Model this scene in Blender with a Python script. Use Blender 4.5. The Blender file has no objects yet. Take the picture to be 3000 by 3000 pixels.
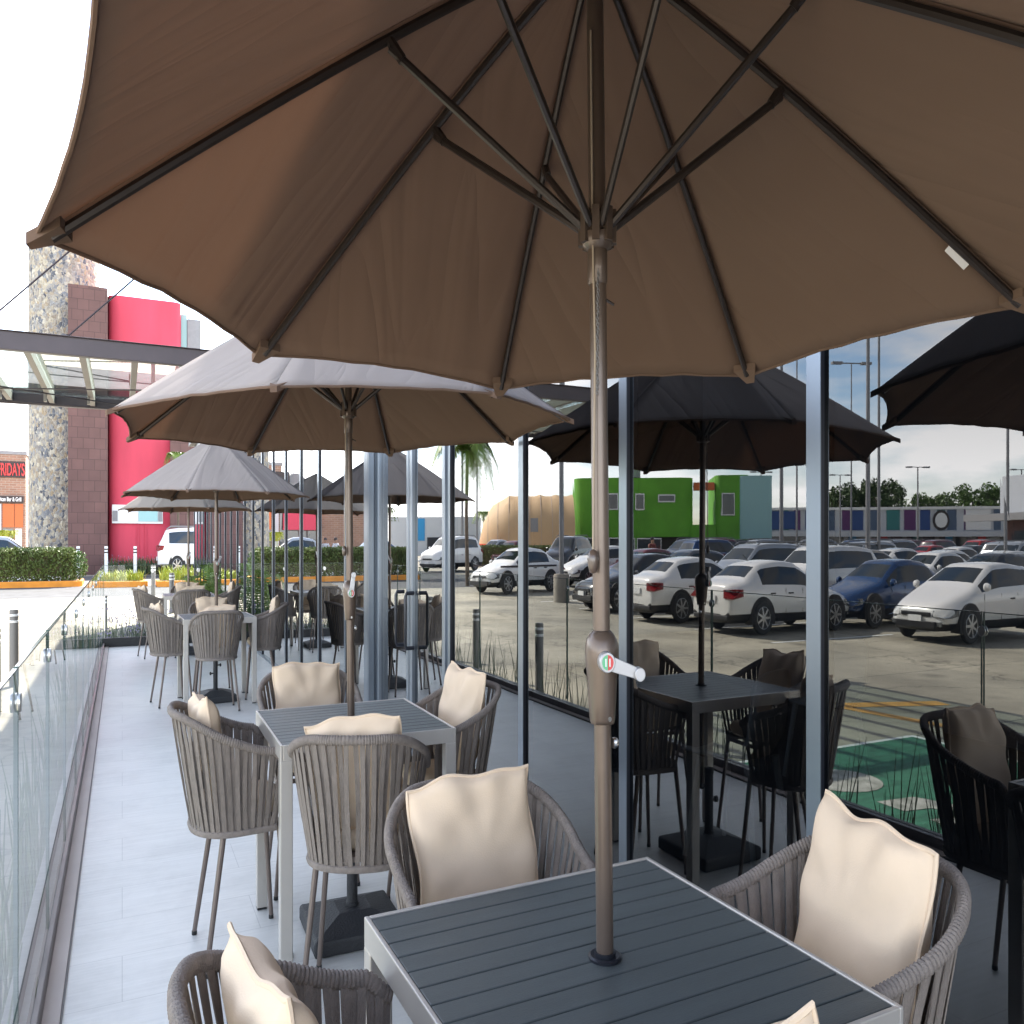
import bpy, bmesh, math, random
from mathutils import Vector, Matrix
R = math.radians
PI = math.pi
random.seed(7)
K = 0.75            # plan proportion of the whole place (x and y), heights are metres
scene = bpy.context.scene
COL = scene.collection

# ------------------------------------------------------------------ camera
PSI = math.atan(1142 / 2345.0)
CAM_H = 1.39
cam_d = bpy.data.cameras.new('camera')
cam = bpy.data.objects.new('camera', cam_d)
COL.objects.link(cam)
cam.location = (0, 0, CAM_H)
cam.rotation_euler = (R(90), 0, -PSI)
cam_d.sensor_fit = 'HORIZONTAL'
cam_d.sensor_width = 36
cam_d.lens = 2345 / 3000 * 36
cam_d.shift_y = 92 / 3000.0
cam_d.clip_start = 0.02
cam_d.clip_end = 2000
scene.camera = cam

# ------------------------------------------------------------------ light
SUN_AZ = R(30)      # from +Y towards +X
SUN_EL = R(43)
w = bpy.data.worlds.new('World')
scene.world = w
w.use_nodes = True
nt = w.node_tree
nt.nodes.clear()
o = nt.nodes.new('ShaderNodeOutputWorld')
bg = nt.nodes.new('ShaderNodeBackground')
sky = nt.nodes.new('ShaderNodeTexSky')
sky.sky_type = 'NISHITA'
sky.sun_disc = False
sky.sun_elevation = SUN_EL
sky.sun_rotation = SUN_AZ
sky.air_density = 1.0; sky.ozone_density = 1.6
sky.dust_density = 0.6
tc = nt.nodes.new('ShaderNodeTexCoord')
mp = nt.nodes.new('ShaderNodeMapping'); mp.inputs['Scale'].default_value = (2.6, 2.6, 8.0)
mp.inputs['Location'].default_value = (3.1, 0.4, 0.2)
nz = nt.nodes.new('ShaderNodeTexNoise'); nz.inputs['Scale'].default_value = 1.7
nz.inputs['Detail'].default_value = 9; nz.inputs['Roughness'].default_value = 0.56
rp_ = nt.nodes.new('ShaderNodeValToRGB')
rp_.color_ramp.elements[0].position = 0.40; rp_.color_ramp.elements[1].position = 0.60
rp_.color_ramp.elements[0].color = (0.0, 0.0, 0.0, 1); rp_.color_ramp.elements[1].color = (0.95, 0.95, 0.95, 1)
bw = nt.nodes.new('ShaderNodeRGBToBW')
mul = nt.nodes.new('ShaderNodeMixRGB'); mul.blend_type = 'MULTIPLY'; mul.inputs[0].default_value = 1
mul.inputs[2].default_value = (1.75, 1.72, 1.72, 1)
mx = nt.nodes.new('ShaderNodeMixRGB')
L = nt.links.new
L(tc.outputs['Generated'], mp.inputs[0]); L(mp.outputs[0], nz.inputs['Vector']); L(nz.outputs['Fac'], rp_.inputs[0])
L(sky.outputs[0], bw.inputs[0]); L(bw.outputs[0], mul.inputs[1])
L(rp_.outputs[0], mx.inputs[0]); L(sky.outputs[0], mx.inputs[1]); L(mul.outputs[0], mx.inputs[2])
L(mx.outputs[0], bg.inputs['Color']); L(bg.outputs[0], o.inputs['Surface'])
bg.inputs['Strength'].default_value = 0.15
sd = bpy.data.lights.new('sun', 'SUN')
sun = bpy.data.objects.new('sun', sd)
COL.objects.link(sun)
sd.energy = 4.4
sd.angle = R(0.6)
sd.color = (1.0, 0.94, 0.84)
sv = Vector((math.sin(SUN_AZ) * math.cos(SUN_EL), math.cos(SUN_AZ) * math.cos(SUN_EL), math.sin(SUN_EL)))
sun.rotation_euler = sv.to_track_quat('Z', 'Y').to_euler()
sun.location = (0, 0, 30)
vs = scene.view_settings
vs.view_transform = 'Standard'; vs.look = 'None'; vs.gamma = 1; vs.exposure = 2.35; vs.use_curve_mapping = False
scene.cycles.max_bounces = 10
scene.cycles.transparent_max_bounces = 24
scene.cycles.glossy_bounces = 5
scene.cycles.caustics_reflective = False
scene.cycles.caustics_refractive = False
scene.cycles.sample_clamp_indirect = 4
scene.cycles.use_denoising = True

# ------------------------------------------------------------------ materials
def mat(name, col=(0.5, 0.5, 0.5), rough=0.6, metal=0.0, var=0.0, vscale=6, bump=0.0, bscale=40, stretch=(1, 1, 1), col2=None, spec=0.5, coat=0, detail=6):
    m = bpy.data.materials.new(name)
    m.use_nodes = True
    n = m.node_tree
    p = n.nodes['Principled BSDF']
    p.inputs['Base Color'].default_value = (*col, 1)
    p.inputs['Roughness'].default_value = rough
    p.inputs['Metallic'].default_value = metal
    p.inputs['Specular IOR Level'].default_value = spec
    p.inputs['Coat Weight'].default_value = coat
    if var or col2 or bump:
        t = n.nodes.new('ShaderNodeTexCoord')
        mpn = n.nodes.new('ShaderNodeMapping')
        mpn.inputs['Scale'].default_value = stretch
        n.links.new(t.outputs['Object'], mpn.inputs[0])
        m['map'] = 1
    if var or col2:
        z = n.nodes.new('ShaderNodeTexNoise')
        z.inputs['Scale'].default_value = vscale; z.inputs['Detail'].default_value = detail
        n.links.new(mpn.outputs[0], z.inputs['Vector'])
        r = n.nodes.new('ShaderNodeValToRGB')
        r.color_ramp.elements[0].position = 0.3; r.color_ramp.elements[1].position = 0.7
        c2 = col2 or tuple(min(1, c * (1 + var)) for c in col)
        c1 = col if col2 else tuple(c * (1 - var) for c in col)
        r.color_ramp.elements[0].color = (*c1, 1); r.color_ramp.elements[1].color = (*c2, 1)
        n.links.new(z.outputs['Fac'], r.inputs[0])
        n.links.new(r.outputs[0], p.inputs['Base Color'])
    if bump:
        z2 = n.nodes.new('ShaderNodeTexNoise')
        z2.inputs['Scale'].default_value = bscale; z2.inputs['Detail'].default_value = 5
        n.links.new(mpn.outputs[0], z2.inputs['Vector'])
        b = n.nodes.new('ShaderNodeBump')
        b.inputs['Strength'].default_value = bump; b.inputs['Distance'].default_value = 0.01
        n.links.new(z2.outputs['Fac'], b.inputs['Height'])
        n.links.new(b.outputs[0], p.inputs['Normal'])
    return m

def glass_mat(name, tint, r0=0.04, gain=1.0, rough=0.0):
    """sheet of glass: Schlick reflection over tinted transmission"""
    m = bpy.data.materials.new(name); m.use_nodes = True
    n = m.node_tree; n.nodes.clear()
    out = n.nodes.new('ShaderNodeOutputMaterial')
    tr = n.nodes.new('ShaderNodeBsdfTransparent'); tr.inputs[0].default_value = (*tint, 1)
    gl = n.nodes.new('ShaderNodeBsdfGlossy'); gl.inputs['Roughness'].default_value = rough
    gl.inputs[0].default_value = (1, 1, 1, 1)
    g = n.nodes.new('ShaderNodeNewGeometry')
    dp = n.nodes.new('ShaderNodeVectorMath'); dp.operation = 'DOT_PRODUCT'
    n.links.new(g.outputs['Normal'], dp.inputs[0]); n.links.new(g.outputs['Incoming'], dp.inputs[1])
    def M(op, a, b=None):
        k = n.nodes.new('ShaderNodeMath'); k.operation = op
        for i, v in enumerate((a, b)):
            if v is None: continue
            if isinstance(v, (int, float)): k.inputs[i].default_value = v
            else: n.links.new(v, k.inputs[i])
        return k.outputs[0]
    c = M('ABSOLUTE', dp.outputs['Value'])
    f = M('POWER', M('SUBTRACT', 1.0, c), 5.0)
    f = M('ADD', M('MULTIPLY', f, 1 - r0), r0)
    # front and back of one sheet together
    f2 = M('DIVIDE', M('MULTIPLY', f, 2.0 * gain), M('ADD', f, 1.0))
    f2 = M('MINIMUM', f2, 0.97)
    mxs = n.nodes.new('ShaderNodeMixShader')
    n.links.new(f2, mxs.inputs[0]); n.links.new(tr.outputs[0], mxs.inputs[1]); n.links.new(gl.outputs[0], mxs.inputs[2])
    n.links.new(mxs.outputs[0], out.inputs[0])
    return m

M_ = {}
M_['steel'] = mat('anodised_frame', (0.21, 0.24, 0.28), 0.30, 0.7)
M_['steel_dark'] = mat('dark_frame', (0.02, 0.022, 0.03), 0.35, 0.3)
M_['facade_glass'] = glass_mat('facade_glass', (0.20, 0.23, 0.26), 0.05, 1.2)
M_['rail_glass'] = glass_mat('rail_glass', (0.955, 0.985, 0.975), 0.03, 0.7)
M_['green_edge'] = mat('glass_edge', (0.03, 0.09, 0.075), 0.2)
M_['canopy_glass'] = glass_mat('canopy_glass', (0.80, 0.88, 0.86), 0.05, 1.0)
M_['chrome'] = mat('brushed_steel', (0.62, 0.62, 0.62), 0.28, 1.0)
M_['silver'] = mat('silver_plastic', (0.40, 0.40, 0.42), 0.32, 0.5)
M_['bronze'] = mat('bronze_powder_coat', (0.135, 0.10, 0.08), 0.32, 0.35, var=0.05, vscale=30, coat=0.2)
M_['rib'] = mat('dark_bronze_tube', (0.05, 0.04, 0.036), 0.34, 0.4)
M_['tabletop'] = mat('slate_grey_slats', (0.080, 0.094, 0.097), 0.42, 0.15, var=0.10, vscale=3, bump=0.15, bscale=60, stretch=(1, 12, 1))
M_['tableframe'] = mat('pale_grey_powder_coat', (0.50, 0.465, 0.43), 0.34, 0.35, var=0.03, vscale=10)
M_['chairleg'] = mat('taupe_powder_coat', (0.16, 0.125, 0.11), 0.4, 0.2)
M_['strap'] = mat('taupe_webbing', (0.215, 0.180, 0.158), 0.85, var=0.13, vscale=55, stretch=(1, 1, 0.4), bump=0.5, bscale=400)
M_['rimrope'] = mat('taupe_rope', (0.22, 0.185, 0.165), 0.8, var=0.15, vscale=60, bump=0.5, bscale=300)
M_['pillow'] = mat('cream_canvas', (0.73, 0.565, 0.415), 0.85, var=0.05, vscale=9, bump=0.10, bscale=350)
M_['pad'] = mat('cream_seat_pad', (0.66, 0.52, 0.38), 0.9)
M_['black'] = mat('black_plastic', (0.018, 0.018, 0.02), 0.45)
M_['base'] = mat('black_base', (0.025, 0.026, 0.03), 0.55, bump=0.4, bscale=120)
M_['rubber'] = mat('rubber', (0.02, 0.02, 0.02), 0.7)
M_['white_paint'] = mat('white_paint', (0.75, 0.75, 0.73), 0.5, var=0.06)
M_['bollard'] = mat('grey_bollard', (0.17, 0.16, 0.15), 0.5)
M_['badge_green'] = mat('badge_green', (0.12, 0.42, 0.22), 0.4)
M_['badge_red'] = mat('badge_red', (0.55, 0.06, 0.06), 0.4)
M_['tag'] = mat('white_tag', (0.8, 0.78, 0.78), 0.6)
M_['rope'] = mat('cream_cord', (0.36, 0.29, 0.22), 0.8)
M_['ball'] = mat('brown_ball', (0.10, 0.07, 0.055), 0.3, coat=0.5)
M_['shoe'] = mat('rail_shoe', (0.10, 0.085, 0.085), 0.35, 0.6, var=0.15, vscale=4)
M_['shoe_light'] = mat('beige_trim', (0.42, 0.36, 0.33), 0.5, var=0.08, vscale=3)
M_['kerb_orange'] = mat('orange_kerb_paint', (0.75, 0.27, 0.02), 0.6, var=0.12, vscale=3)
M_['ceiling'] = mat('interior_dark', (0.03, 0.03, 0.035), 0.8)
M_['int_wall'] = mat('interior_wall', (0.05, 0.045, 0.05), 0.8, var=0.2, vscale=1)
M_['plaster'] = mat('grey_plaster', (0.25, 0.25, 0.26), 0.8, var=0.06)
M_['pink'] = mat('crimson_plaster', (0.56, 0.055, 0.095), 0.75, var=0.16, vscale=0.9, stretch=(1, 1, .25), detail=9)
M_['fascia'] = mat('pale_fascia', (0.5, 0.52, 0.56), 0.6)
M_['canopy_steel'] = mat('dark_canopy_steel', (0.06, 0.045, 0.05), 0.4, 0.2, var=0.1)
M_['canopy_rafter'] = mat('grey_rafter', (0.30, 0.27, 0.24), 0.5, 0.1)
M_['green_wall'] = mat('lime_green_plaster', (0.11, 0.34, 0.025), 0.75, var=0.16, vscale=0.5)
M_['teal_wall'] = mat('pale_teal_plaster', (0.30, 0.50, 0.50), 0.7)
M_['tent'] = mat('tan_membrane', (0.52, 0.35, 0.19), 0.7, var=0.06, vscale=0.3)
M_['redtrim'] = mat('red_trim', (0.65, 0.07, 0.02), 0.6)
M_['winframe'] = mat('white_window_frame', (0.7, 0.7, 0.7), 0.5)
M_['carglass'] = mat('car_glass', (0.012, 0.018, 0.02), 0.04, 0, spec=0.9)
M_['winglass'] = mat('window_glass', (0.03, 0.04, 0.05), 0.06, 0, spec=0.8)
M_['headlight'] = mat('headlight_lens', (0.10, 0.11, 0.12), 0.05, 0.2, coat=1)
M_['taillight'] = mat('taillight_lens', (0.20, 0.004, 0.006), 0.25, spec=.3)
M_['alloy'] = mat('alloy_rim', (0.45, 0.45, 0.46), 0.3, 0.9)
M_['skin'] = mat('skin', (0.35, 0.19, 0.12), 0.6)
M_['shirt_w'] = mat('white_shirt', (0.6, 0.6, 0.62), 0.8)
M_['shirt_r'] = mat('dark_red_shirt', (0.15, 0.03, 0.03), 0.8)
M_['denim'] = mat('dark_trousers', (0.03, 0.04, 0.07), 0.8)
M_['bark'] = mat('bark', (0.12, 0.09, 0.065), 0.9, var=0.3, vscale=8, bump=0.6, bscale=20)
M_['leaf'] = mat('leaf_green', (0.05, 0.10, 0.018), 0.55, col2=(0.10, 0.17, 0.03), vscale=1.2)
M_['leaf_dark'] = mat('leaf_dark', (0.025, 0.055, 0.014), 0.55, col2=(0.06, 0.10, 0.02), vscale=1.2)
M_['hedge'] = mat('hedge_leaf', (0.045, 0.075, 0.014), 0.6, col2=(0.15, 0.19, 0.04), vscale=1.6)
M_['hedge_core'] = mat('hedge_twigs', (0.045, 0.05, 0.015), 0.9, col2=(0.10, 0.07, 0.035), vscale=2)
M_['palmleaf'] = mat('palm_leaf', (0.08, 0.16, 0.02), 0.45, col2=(0.17, 0.24, 0.04), vscale=2)
M_['reed'] = mat('reed', (0.03, 0.06, 0.025), 0.6, col2=(0.10, 0.14, 0.05), vscale=3)
M_['flower'] = mat('lilac_flower', (0.30, 0.25, 0.42), 0.7)
M_['yellow_leaf'] = mat('yellow_green_leaf', (0.30, 0.34, 0.03), 0.6)
M_['soil'] = mat('soil', (0.10, 0.07, 0.05), 0.95, var=0.3, vscale=8)

def car_paint(name, col, metal=0.0, rough=0.25):
    return mat(name, col, rough, metal, coat=1.0)
PAINT = {
 'white': car_paint('white_car_paint', (0.72, 0.71, 0.69)), 'silver': car_paint('silver_car_paint', (0.42, 0.44, 0.46), 0.7, 0.3),
 'black': car_paint('black_car_paint', (0.01, 0.01, 0.012)), 'blue': car_paint('blue_car_paint', (0.008, 0.045, 0.14), 0.3),
 'maroon': car_paint('maroon_car_paint', (0.12, 0.012, 0.018)), 'grey': car_paint('grey_car_paint', (0.12, 0.125, 0.135), 0.5),
 'red': car_paint('red_car_paint', (0.40, 0.02, 0.015)), 'beige': car_paint('beige_car_paint', (0.38, 0.33, 0.26), 0.3)}

def fabric_mat(name, c1, c2, trans):
    m = bpy.data.materials.new(name); m.use_nodes = True
    n = m.node_tree; n.nodes.clear()
    out = n.nodes.new('ShaderNodeOutputMaterial')
    df = n.nodes.new('ShaderNodeBsdfDiffuse'); tl = n.nodes.new('ShaderNodeBsdfTranslucent')
    df.inputs['Roughness'].default_value = 0.6
    uv = n.nodes.new('ShaderNodeUVMap'); uv.uv_map = 'UVMap'
    mpn = n.nodes.new('ShaderNodeMapping'); mpn.inputs['Scale'].default_value = (3.2, .55, 1)
    mpn.inputs['Rotation'].default_value = (0, 0, R(6))
    z = n.nodes.new('ShaderNodeTexNoise'); z.inputs['Scale'].default_value = 1.9; z.inputs['Detail'].default_value = 1.5
    z.inputs['Roughness'].default_value = 0.5; z.inputs['Distortion'].default_value = 0.9
    n.links.new(uv.outputs[0], mpn.inputs[0]); n.links.new(mpn.outputs[0], z.inputs['Vector'])
    sh = n.nodes.new('ShaderNodeMath'); sh.operation = 'SUBTRACT'; sh.inputs[1].default_value = 0.5
    ab = n.nodes.new('ShaderNodeMath'); ab.operation = 'ABSOLUTE'
    pw = n.nodes.new('ShaderNodeMath'); pw.operation = 'POWER'; pw.inputs[1].default_value = 0.85
    n.links.new(z.outputs['Fac'], sh.inputs[0]); n.links.new(sh.outputs[0], ab.inputs[0]); n.links.new(ab.outputs[0], pw.inputs[0])
    b = n.nodes.new('ShaderNodeBump'); b.inputs['Strength'].default_value = 0.6; b.inputs['Distance'].default_value = 0.02
    n.links.new(pw.outputs[0], b.inputs['Height'])
    wv = n.nodes.new('ShaderNodeTexNoise'); wv.inputs['Scale'].default_value = 900
    t = n.nodes.new('ShaderNodeTexCoord'); n.links.new(t.outputs['Object'], wv.inputs['Vector'])
    b2 = n.nodes.new('ShaderNodeBump'); b2.inputs['Strength'].default_value = 0.12; b2.inputs['Distance'].default_value = 0.002
    n.links.new(wv.outputs['Fac'], b2.inputs['Height']); n.links.new(b.outputs[0], b2.inputs['Normal'])
    z3 = n.nodes.new('ShaderNodeTexNoise'); z3.inputs['Scale'].default_value = 3.0; n.links.new(t.outputs['Object'], z3.inputs['Vector'])
    r = n.nodes.new('ShaderNodeValToRGB')
    r.color_ramp.elements[0].color = (*c1, 1); r.color_ramp.elements[1].color = (*c2, 1)
    n.links.new(z3.outputs['Fac'], r.inputs[0]); n.links.new(r.outputs[0], df.inputs[0])
    tl.inputs[0].default_value = (*trans, 1)
    for s in (df, tl): n.links.new(b2.outputs[0], s.inputs['Normal'])
    mxs = n.nodes.new('ShaderNodeMixShader'); mxs.inputs[0].default_value = 0.36
    n.links.new(df.outputs[0], mxs.inputs[1]); n.links.new(tl.outputs[0], mxs.inputs[2]); n.links.new(mxs.outputs[0], out.inputs[0])
    return m
M_['fabric'] = fabric_mat('shaded_taupe_underside', (0.240, 0.165, 0.124), (0.300, 0.210, 0.160), (0.24, 0.155, 0.11))  # underside of the cloth, its shade put into the browner colour
M_['fabric_top'] = fabric_mat('sky_lit_top', (0.47, 0.42, 0.395), (0.53, 0.475, 0.45), (0.42, 0.32, 0.26))  # same cloth's upper face, sky light on it put into the paler colour

def brick_mat(name, c1, c2, mortar, scale, bw_, bh, off=0.5, ms=0.02, rough=0.85, vec='Object', rot=(R(90), 0, 0), bump=0.4, var=0.25):
    m = bpy.data.materials.new(name); m.use_nodes = True
    n = m.node_tree; p = n.nodes['Principled BSDF']; p.inputs['Roughness'].default_value = rough
    t = n.nodes.new('ShaderNodeTexCoord'); mpn = n.nodes.new('ShaderNodeMapping'); mpn.vector_type = 'TEXTURE'
    mpn.inputs['Rotation'].default_value = rot
    br = n.nodes.new('ShaderNodeTexBrick')
    br.inputs['Scale'].default_value = scale; br.inputs['Brick Width'].default_value = bw_; br.inputs['Row Height'].default_value = bh
    br.inputs['Mortar Size'].default_value = ms; br.offset = off
    br.inputs['Color1'].default_value = (*c1, 1); br.inputs['Color2'].default_value = (*c2, 1); br.inputs['Mortar'].default_value = (*mortar, 1)
    n.links.new(t.outputs[vec], mpn.inputs[0]); n.links.new(mpn.outputs[0], br.inputs['Vector'])
    z = n.nodes.new('ShaderNodeTexNoise'); z.inputs['Scale'].default_value = 1.3; z.inputs['Detail'].default_value = 8
    n.links.new(t.outputs[vec], z.inputs['Vector'])
    r = n.nodes.new('ShaderNodeMapRange'); r.inputs[3].default_value = 1 - var; r.inputs[4].default_value = 1 + var
    n.links.new(z.outputs['Fac'], r.inputs[0])
    mm = n.nodes.new('ShaderNodeVectorMath'); mm.operation = 'SCALE'
    n.links.new(br.outputs['Color'], mm.inputs[0]); n.links.new(r.outputs[0], mm.inputs['Scale'])
    n.links.new(mm.outputs[0], p.inputs['Base Color'])
    b = n.nodes.new('ShaderNodeBump'); b.inputs['Strength'].default_value = bump; b.inputs['Distance'].default_value = 0.01; b.invert = True
    n.links.new(br.outputs['Fac'], b.inputs['Height']); n.links.new(b.outputs[0], p.inputs['Normal'])
    return m
M_['brown_stone'] = brick_mat('brown_stone_cladding', (0.150, 0.080, 0.072), (0.125, 0.068, 0.062), (0.085, 0.048, 0.045), 1.0, 0.45, 0.48, ms=0.012)
M_['tan_brick'] = brick_mat('tan_brick', (0.33, 0.19, 0.13), (0.26, 0.15, 0.105), (0.35, 0.27, 0.22), 1.0, 0.45, 0.16, ms=0.02)

def stone_mat():
    m = bpy.data.materials.new('rubble_stone'); m.use_nodes = True
    n = m.node_tree; p = n.nodes['Principled BSDF']; p.inputs['Roughness'].default_value = 0.9
    t = n.nodes.new('ShaderNodeTexCoord')
    mpn = n.nodes.new('ShaderNodeMapping'); mpn.inputs['Scale'].default_value = (2.3, 2.3, 1.5); n.links.new(t.outputs['Object'], mpn.inputs[0])
    dz = n.nodes.new('ShaderNodeTexNoise'); dz.inputs['Scale'].default_value = 3; n.links.new(mpn.outputs[0], dz.inputs['Vector'])
    ad = n.nodes.new('ShaderNodeVectorMath'); ad.operation = 'MULTIPLY_ADD'; ad.inputs[1].default_value = (0.5, 0.5, 0.5)
    n.links.new(dz.outputs['Color'], ad.inputs[0]); n.links.new(mpn.outputs[0], ad.inputs[2])
    v = n.nodes.new('ShaderNodeTexVoronoi'); v.inputs['Scale'].default_value = 3.4; n.links.new(ad.outputs[0], v.inputs['Vector'])
    v2 = n.nodes.new('ShaderNodeTexVoronoi'); v2.feature = 'DISTANCE_TO_EDGE'; v2.inputs['Scale'].default_value = 3.4; n.links.new(ad.outputs[0], v2.inputs['Vector'])
    sp = n.nodes.new('ShaderNodeSeparateColor'); n.links.new(v.outputs['Color'], sp.inputs[0])
    r = n.nodes.new('ShaderNodeValToRGB'); e = r.color_ramp.elements
    e[0].position = 0; e[0].color = (0.08, 0.085, 0.10, 1); e[1].position = 1; e[1].color = (0.50, 0.46, 0.38, 1)
    for pos, c in ((0.2, (0.18, 0.19, 0.21)), (0.4, (0.36, 0.28, 0.18)), (0.6, (0.27, 0.27, 0.27)), (0.8, (0.42, 0.36, 0.26))):
        q = e.new(pos); q.color = (*c, 1)
    n.links.new(sp.outputs[0], r.inputs[0])
    z = n.nodes.new('ShaderNodeTexNoise'); z.inputs['Scale'].default_value = 9; z.inputs['Detail'].default_value = 8; n.links.new(t.outputs['Object'], z.inputs['Vector'])
    mr = n.nodes.new('ShaderNodeMapRange'); mr.inputs[3].default_value = 0.45; mr.inputs[4].default_value = 1.5; n.links.new(z.outputs['Fac'], mr.inputs[0])
    sc = n.nodes.new('ShaderNodeVectorMath'); sc.operation = 'SCALE'; n.links.new(r.outputs[0], sc.inputs[0]); n.links.new(mr.outputs[0], sc.inputs['Scale'])
    lt = n.nodes.new('ShaderNodeMath'); lt.operation = 'LESS_THAN'; lt.inputs[1].default_value = 0.035; n.links.new(v2.outputs['Distance'], lt.inputs[0])
    mxn = n.nodes.new('ShaderNodeMixRGB'); mxn.inputs[2].default_value = (0.34, 0.31, 0.27, 1)
    n.links.new(lt.outputs[0], mxn.inputs[0]); n.links.new(sc.outputs[0], mxn.inputs[1]); n.links.new(mxn.outputs[0], p.inputs['Base Color'])
    b = n.nodes.new('ShaderNodeBump'); b.inputs['Strength'].default_value = 0.8; b.inputs['Distance'].default_value = 0.08
    n.links.new(v2.outputs['Distance'], b.inputs['Height']); n.links.new(b.outputs[0], p.inputs['Normal'])
    return m
M_['stone'] = stone_mat()

def floor_mat():
    m = bpy.data.materials.new('terrace_tiles'); m.use_nodes = True
    n = m.node_tree; p = n.nodes['Principled BSDF']
    t = n.nodes.new('ShaderNodeTexCoord')
    br = n.nodes.new('ShaderNodeTexBrick'); br.inputs['Scale'].default_value = 1
    br.inputs['Brick Width'].default_value = 0.9; br.inputs['Row Height'].default_value = 0.30; br.inputs['Mortar Size'].default_value = 0.0013
    br.inputs['Color1'].default_value = (1, 1, 1, 1); br.inputs['Color2'].default_value = (0.975, 0.975, 0.975, 1); br.inputs['Mortar'].default_value = (0.74, 0.74, 0.74, 1)
    n.links.new(t.outputs['Object'], br.inputs['Vector'])
    mpn = n.nodes.new('ShaderNodeMapping'); mpn.inputs['Scale'].default_value = (1.2, 26, 1); n.links.new(t.outputs['Object'], mpn.inputs[0])
    z = n.nodes.new('ShaderNodeTexNoise'); z.inputs['Scale'].default_value = 2.2; z.inputs['Detail'].default_value = 9; z.inputs['Roughness'].default_value = 0.65
    n.links.new(mpn.outputs[0], z.inputs['Vector'])
    z2 = n.nodes.new('ShaderNodeTexNoise'); z2.inputs['Scale'].default_value = 1.3; z2.inputs['Detail'].default_value = 4; n.links.new(t.outputs['Object'], z2.inputs['Vector'])
    r = n.nodes.new('ShaderNodeValToRGB')
    r.color_ramp.elements[0].position = 0.25; r.color_ramp.elements[1].position = 0.75
    r.color_ramp.elements[0].color = (0.62, 0.605, 0.575, 1); r.color_ramp.elements[1].color = (0.74, 0.725, 0.695, 1)
    n.links.new(z.outputs['Fac'], r.inputs[0])
    mm = n.nodes.new('ShaderNodeMixRGB'); mm.blend_type = 'MULTIPLY'; mm.inputs[0].default_value = 1
    n.links.new(r.outputs[0], mm.inputs[1]); n.links.new(br.outputs['Color'], mm.inputs[2])
    z4 = n.nodes.new('ShaderNodeTexNoise'); z4.inputs['Scale'].default_value = 3.1; z4.inputs['Detail'].default_value = 12; z4.inputs['Roughness'].default_value = 0.72
    n.links.new(t.outputs['Object'], z4.inputs['Vector'])
    m4 = n.nodes.new('ShaderNodeMapRange'); m4.inputs[1].default_value = .3; m4.inputs[2].default_value = .55; m4.inputs[3].default_value = .86; m4.inputs[4].default_value = 1.0
    n.links.new(z4.outputs['Fac'], m4.inputs[0])
    s4 = n.nodes.new('ShaderNodeVectorMath'); s4.operation = 'SCALE'; n.links.new(mm.outputs[0], s4.inputs[0]); n.links.new(m4.outputs[0], s4.inputs['Scale'])
    n.links.new(s4.outputs[0], p.inputs['Base Color'])
    mr = n.nodes.new('ShaderNodeMapRange'); mr.inputs[3].default_value = 0.36; mr.inputs[4].default_value = 0.52
    n.links.new(z2.outputs['Fac'], mr.inputs[0]); n.links.new(mr.outputs[0], p.inputs['Roughness'])
    b = n.nodes.new('ShaderNodeBump'); b.inputs['Strength'].default_value = 0.12; b.inputs['Distance'].default_value = 0.004
    n.links.new(z.outputs['Fac'], b.inputs['Height']); n.links.new(b.outputs[0], p.inputs['Normal'])
    return m
M_['floor'] = floor_mat()

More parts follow.
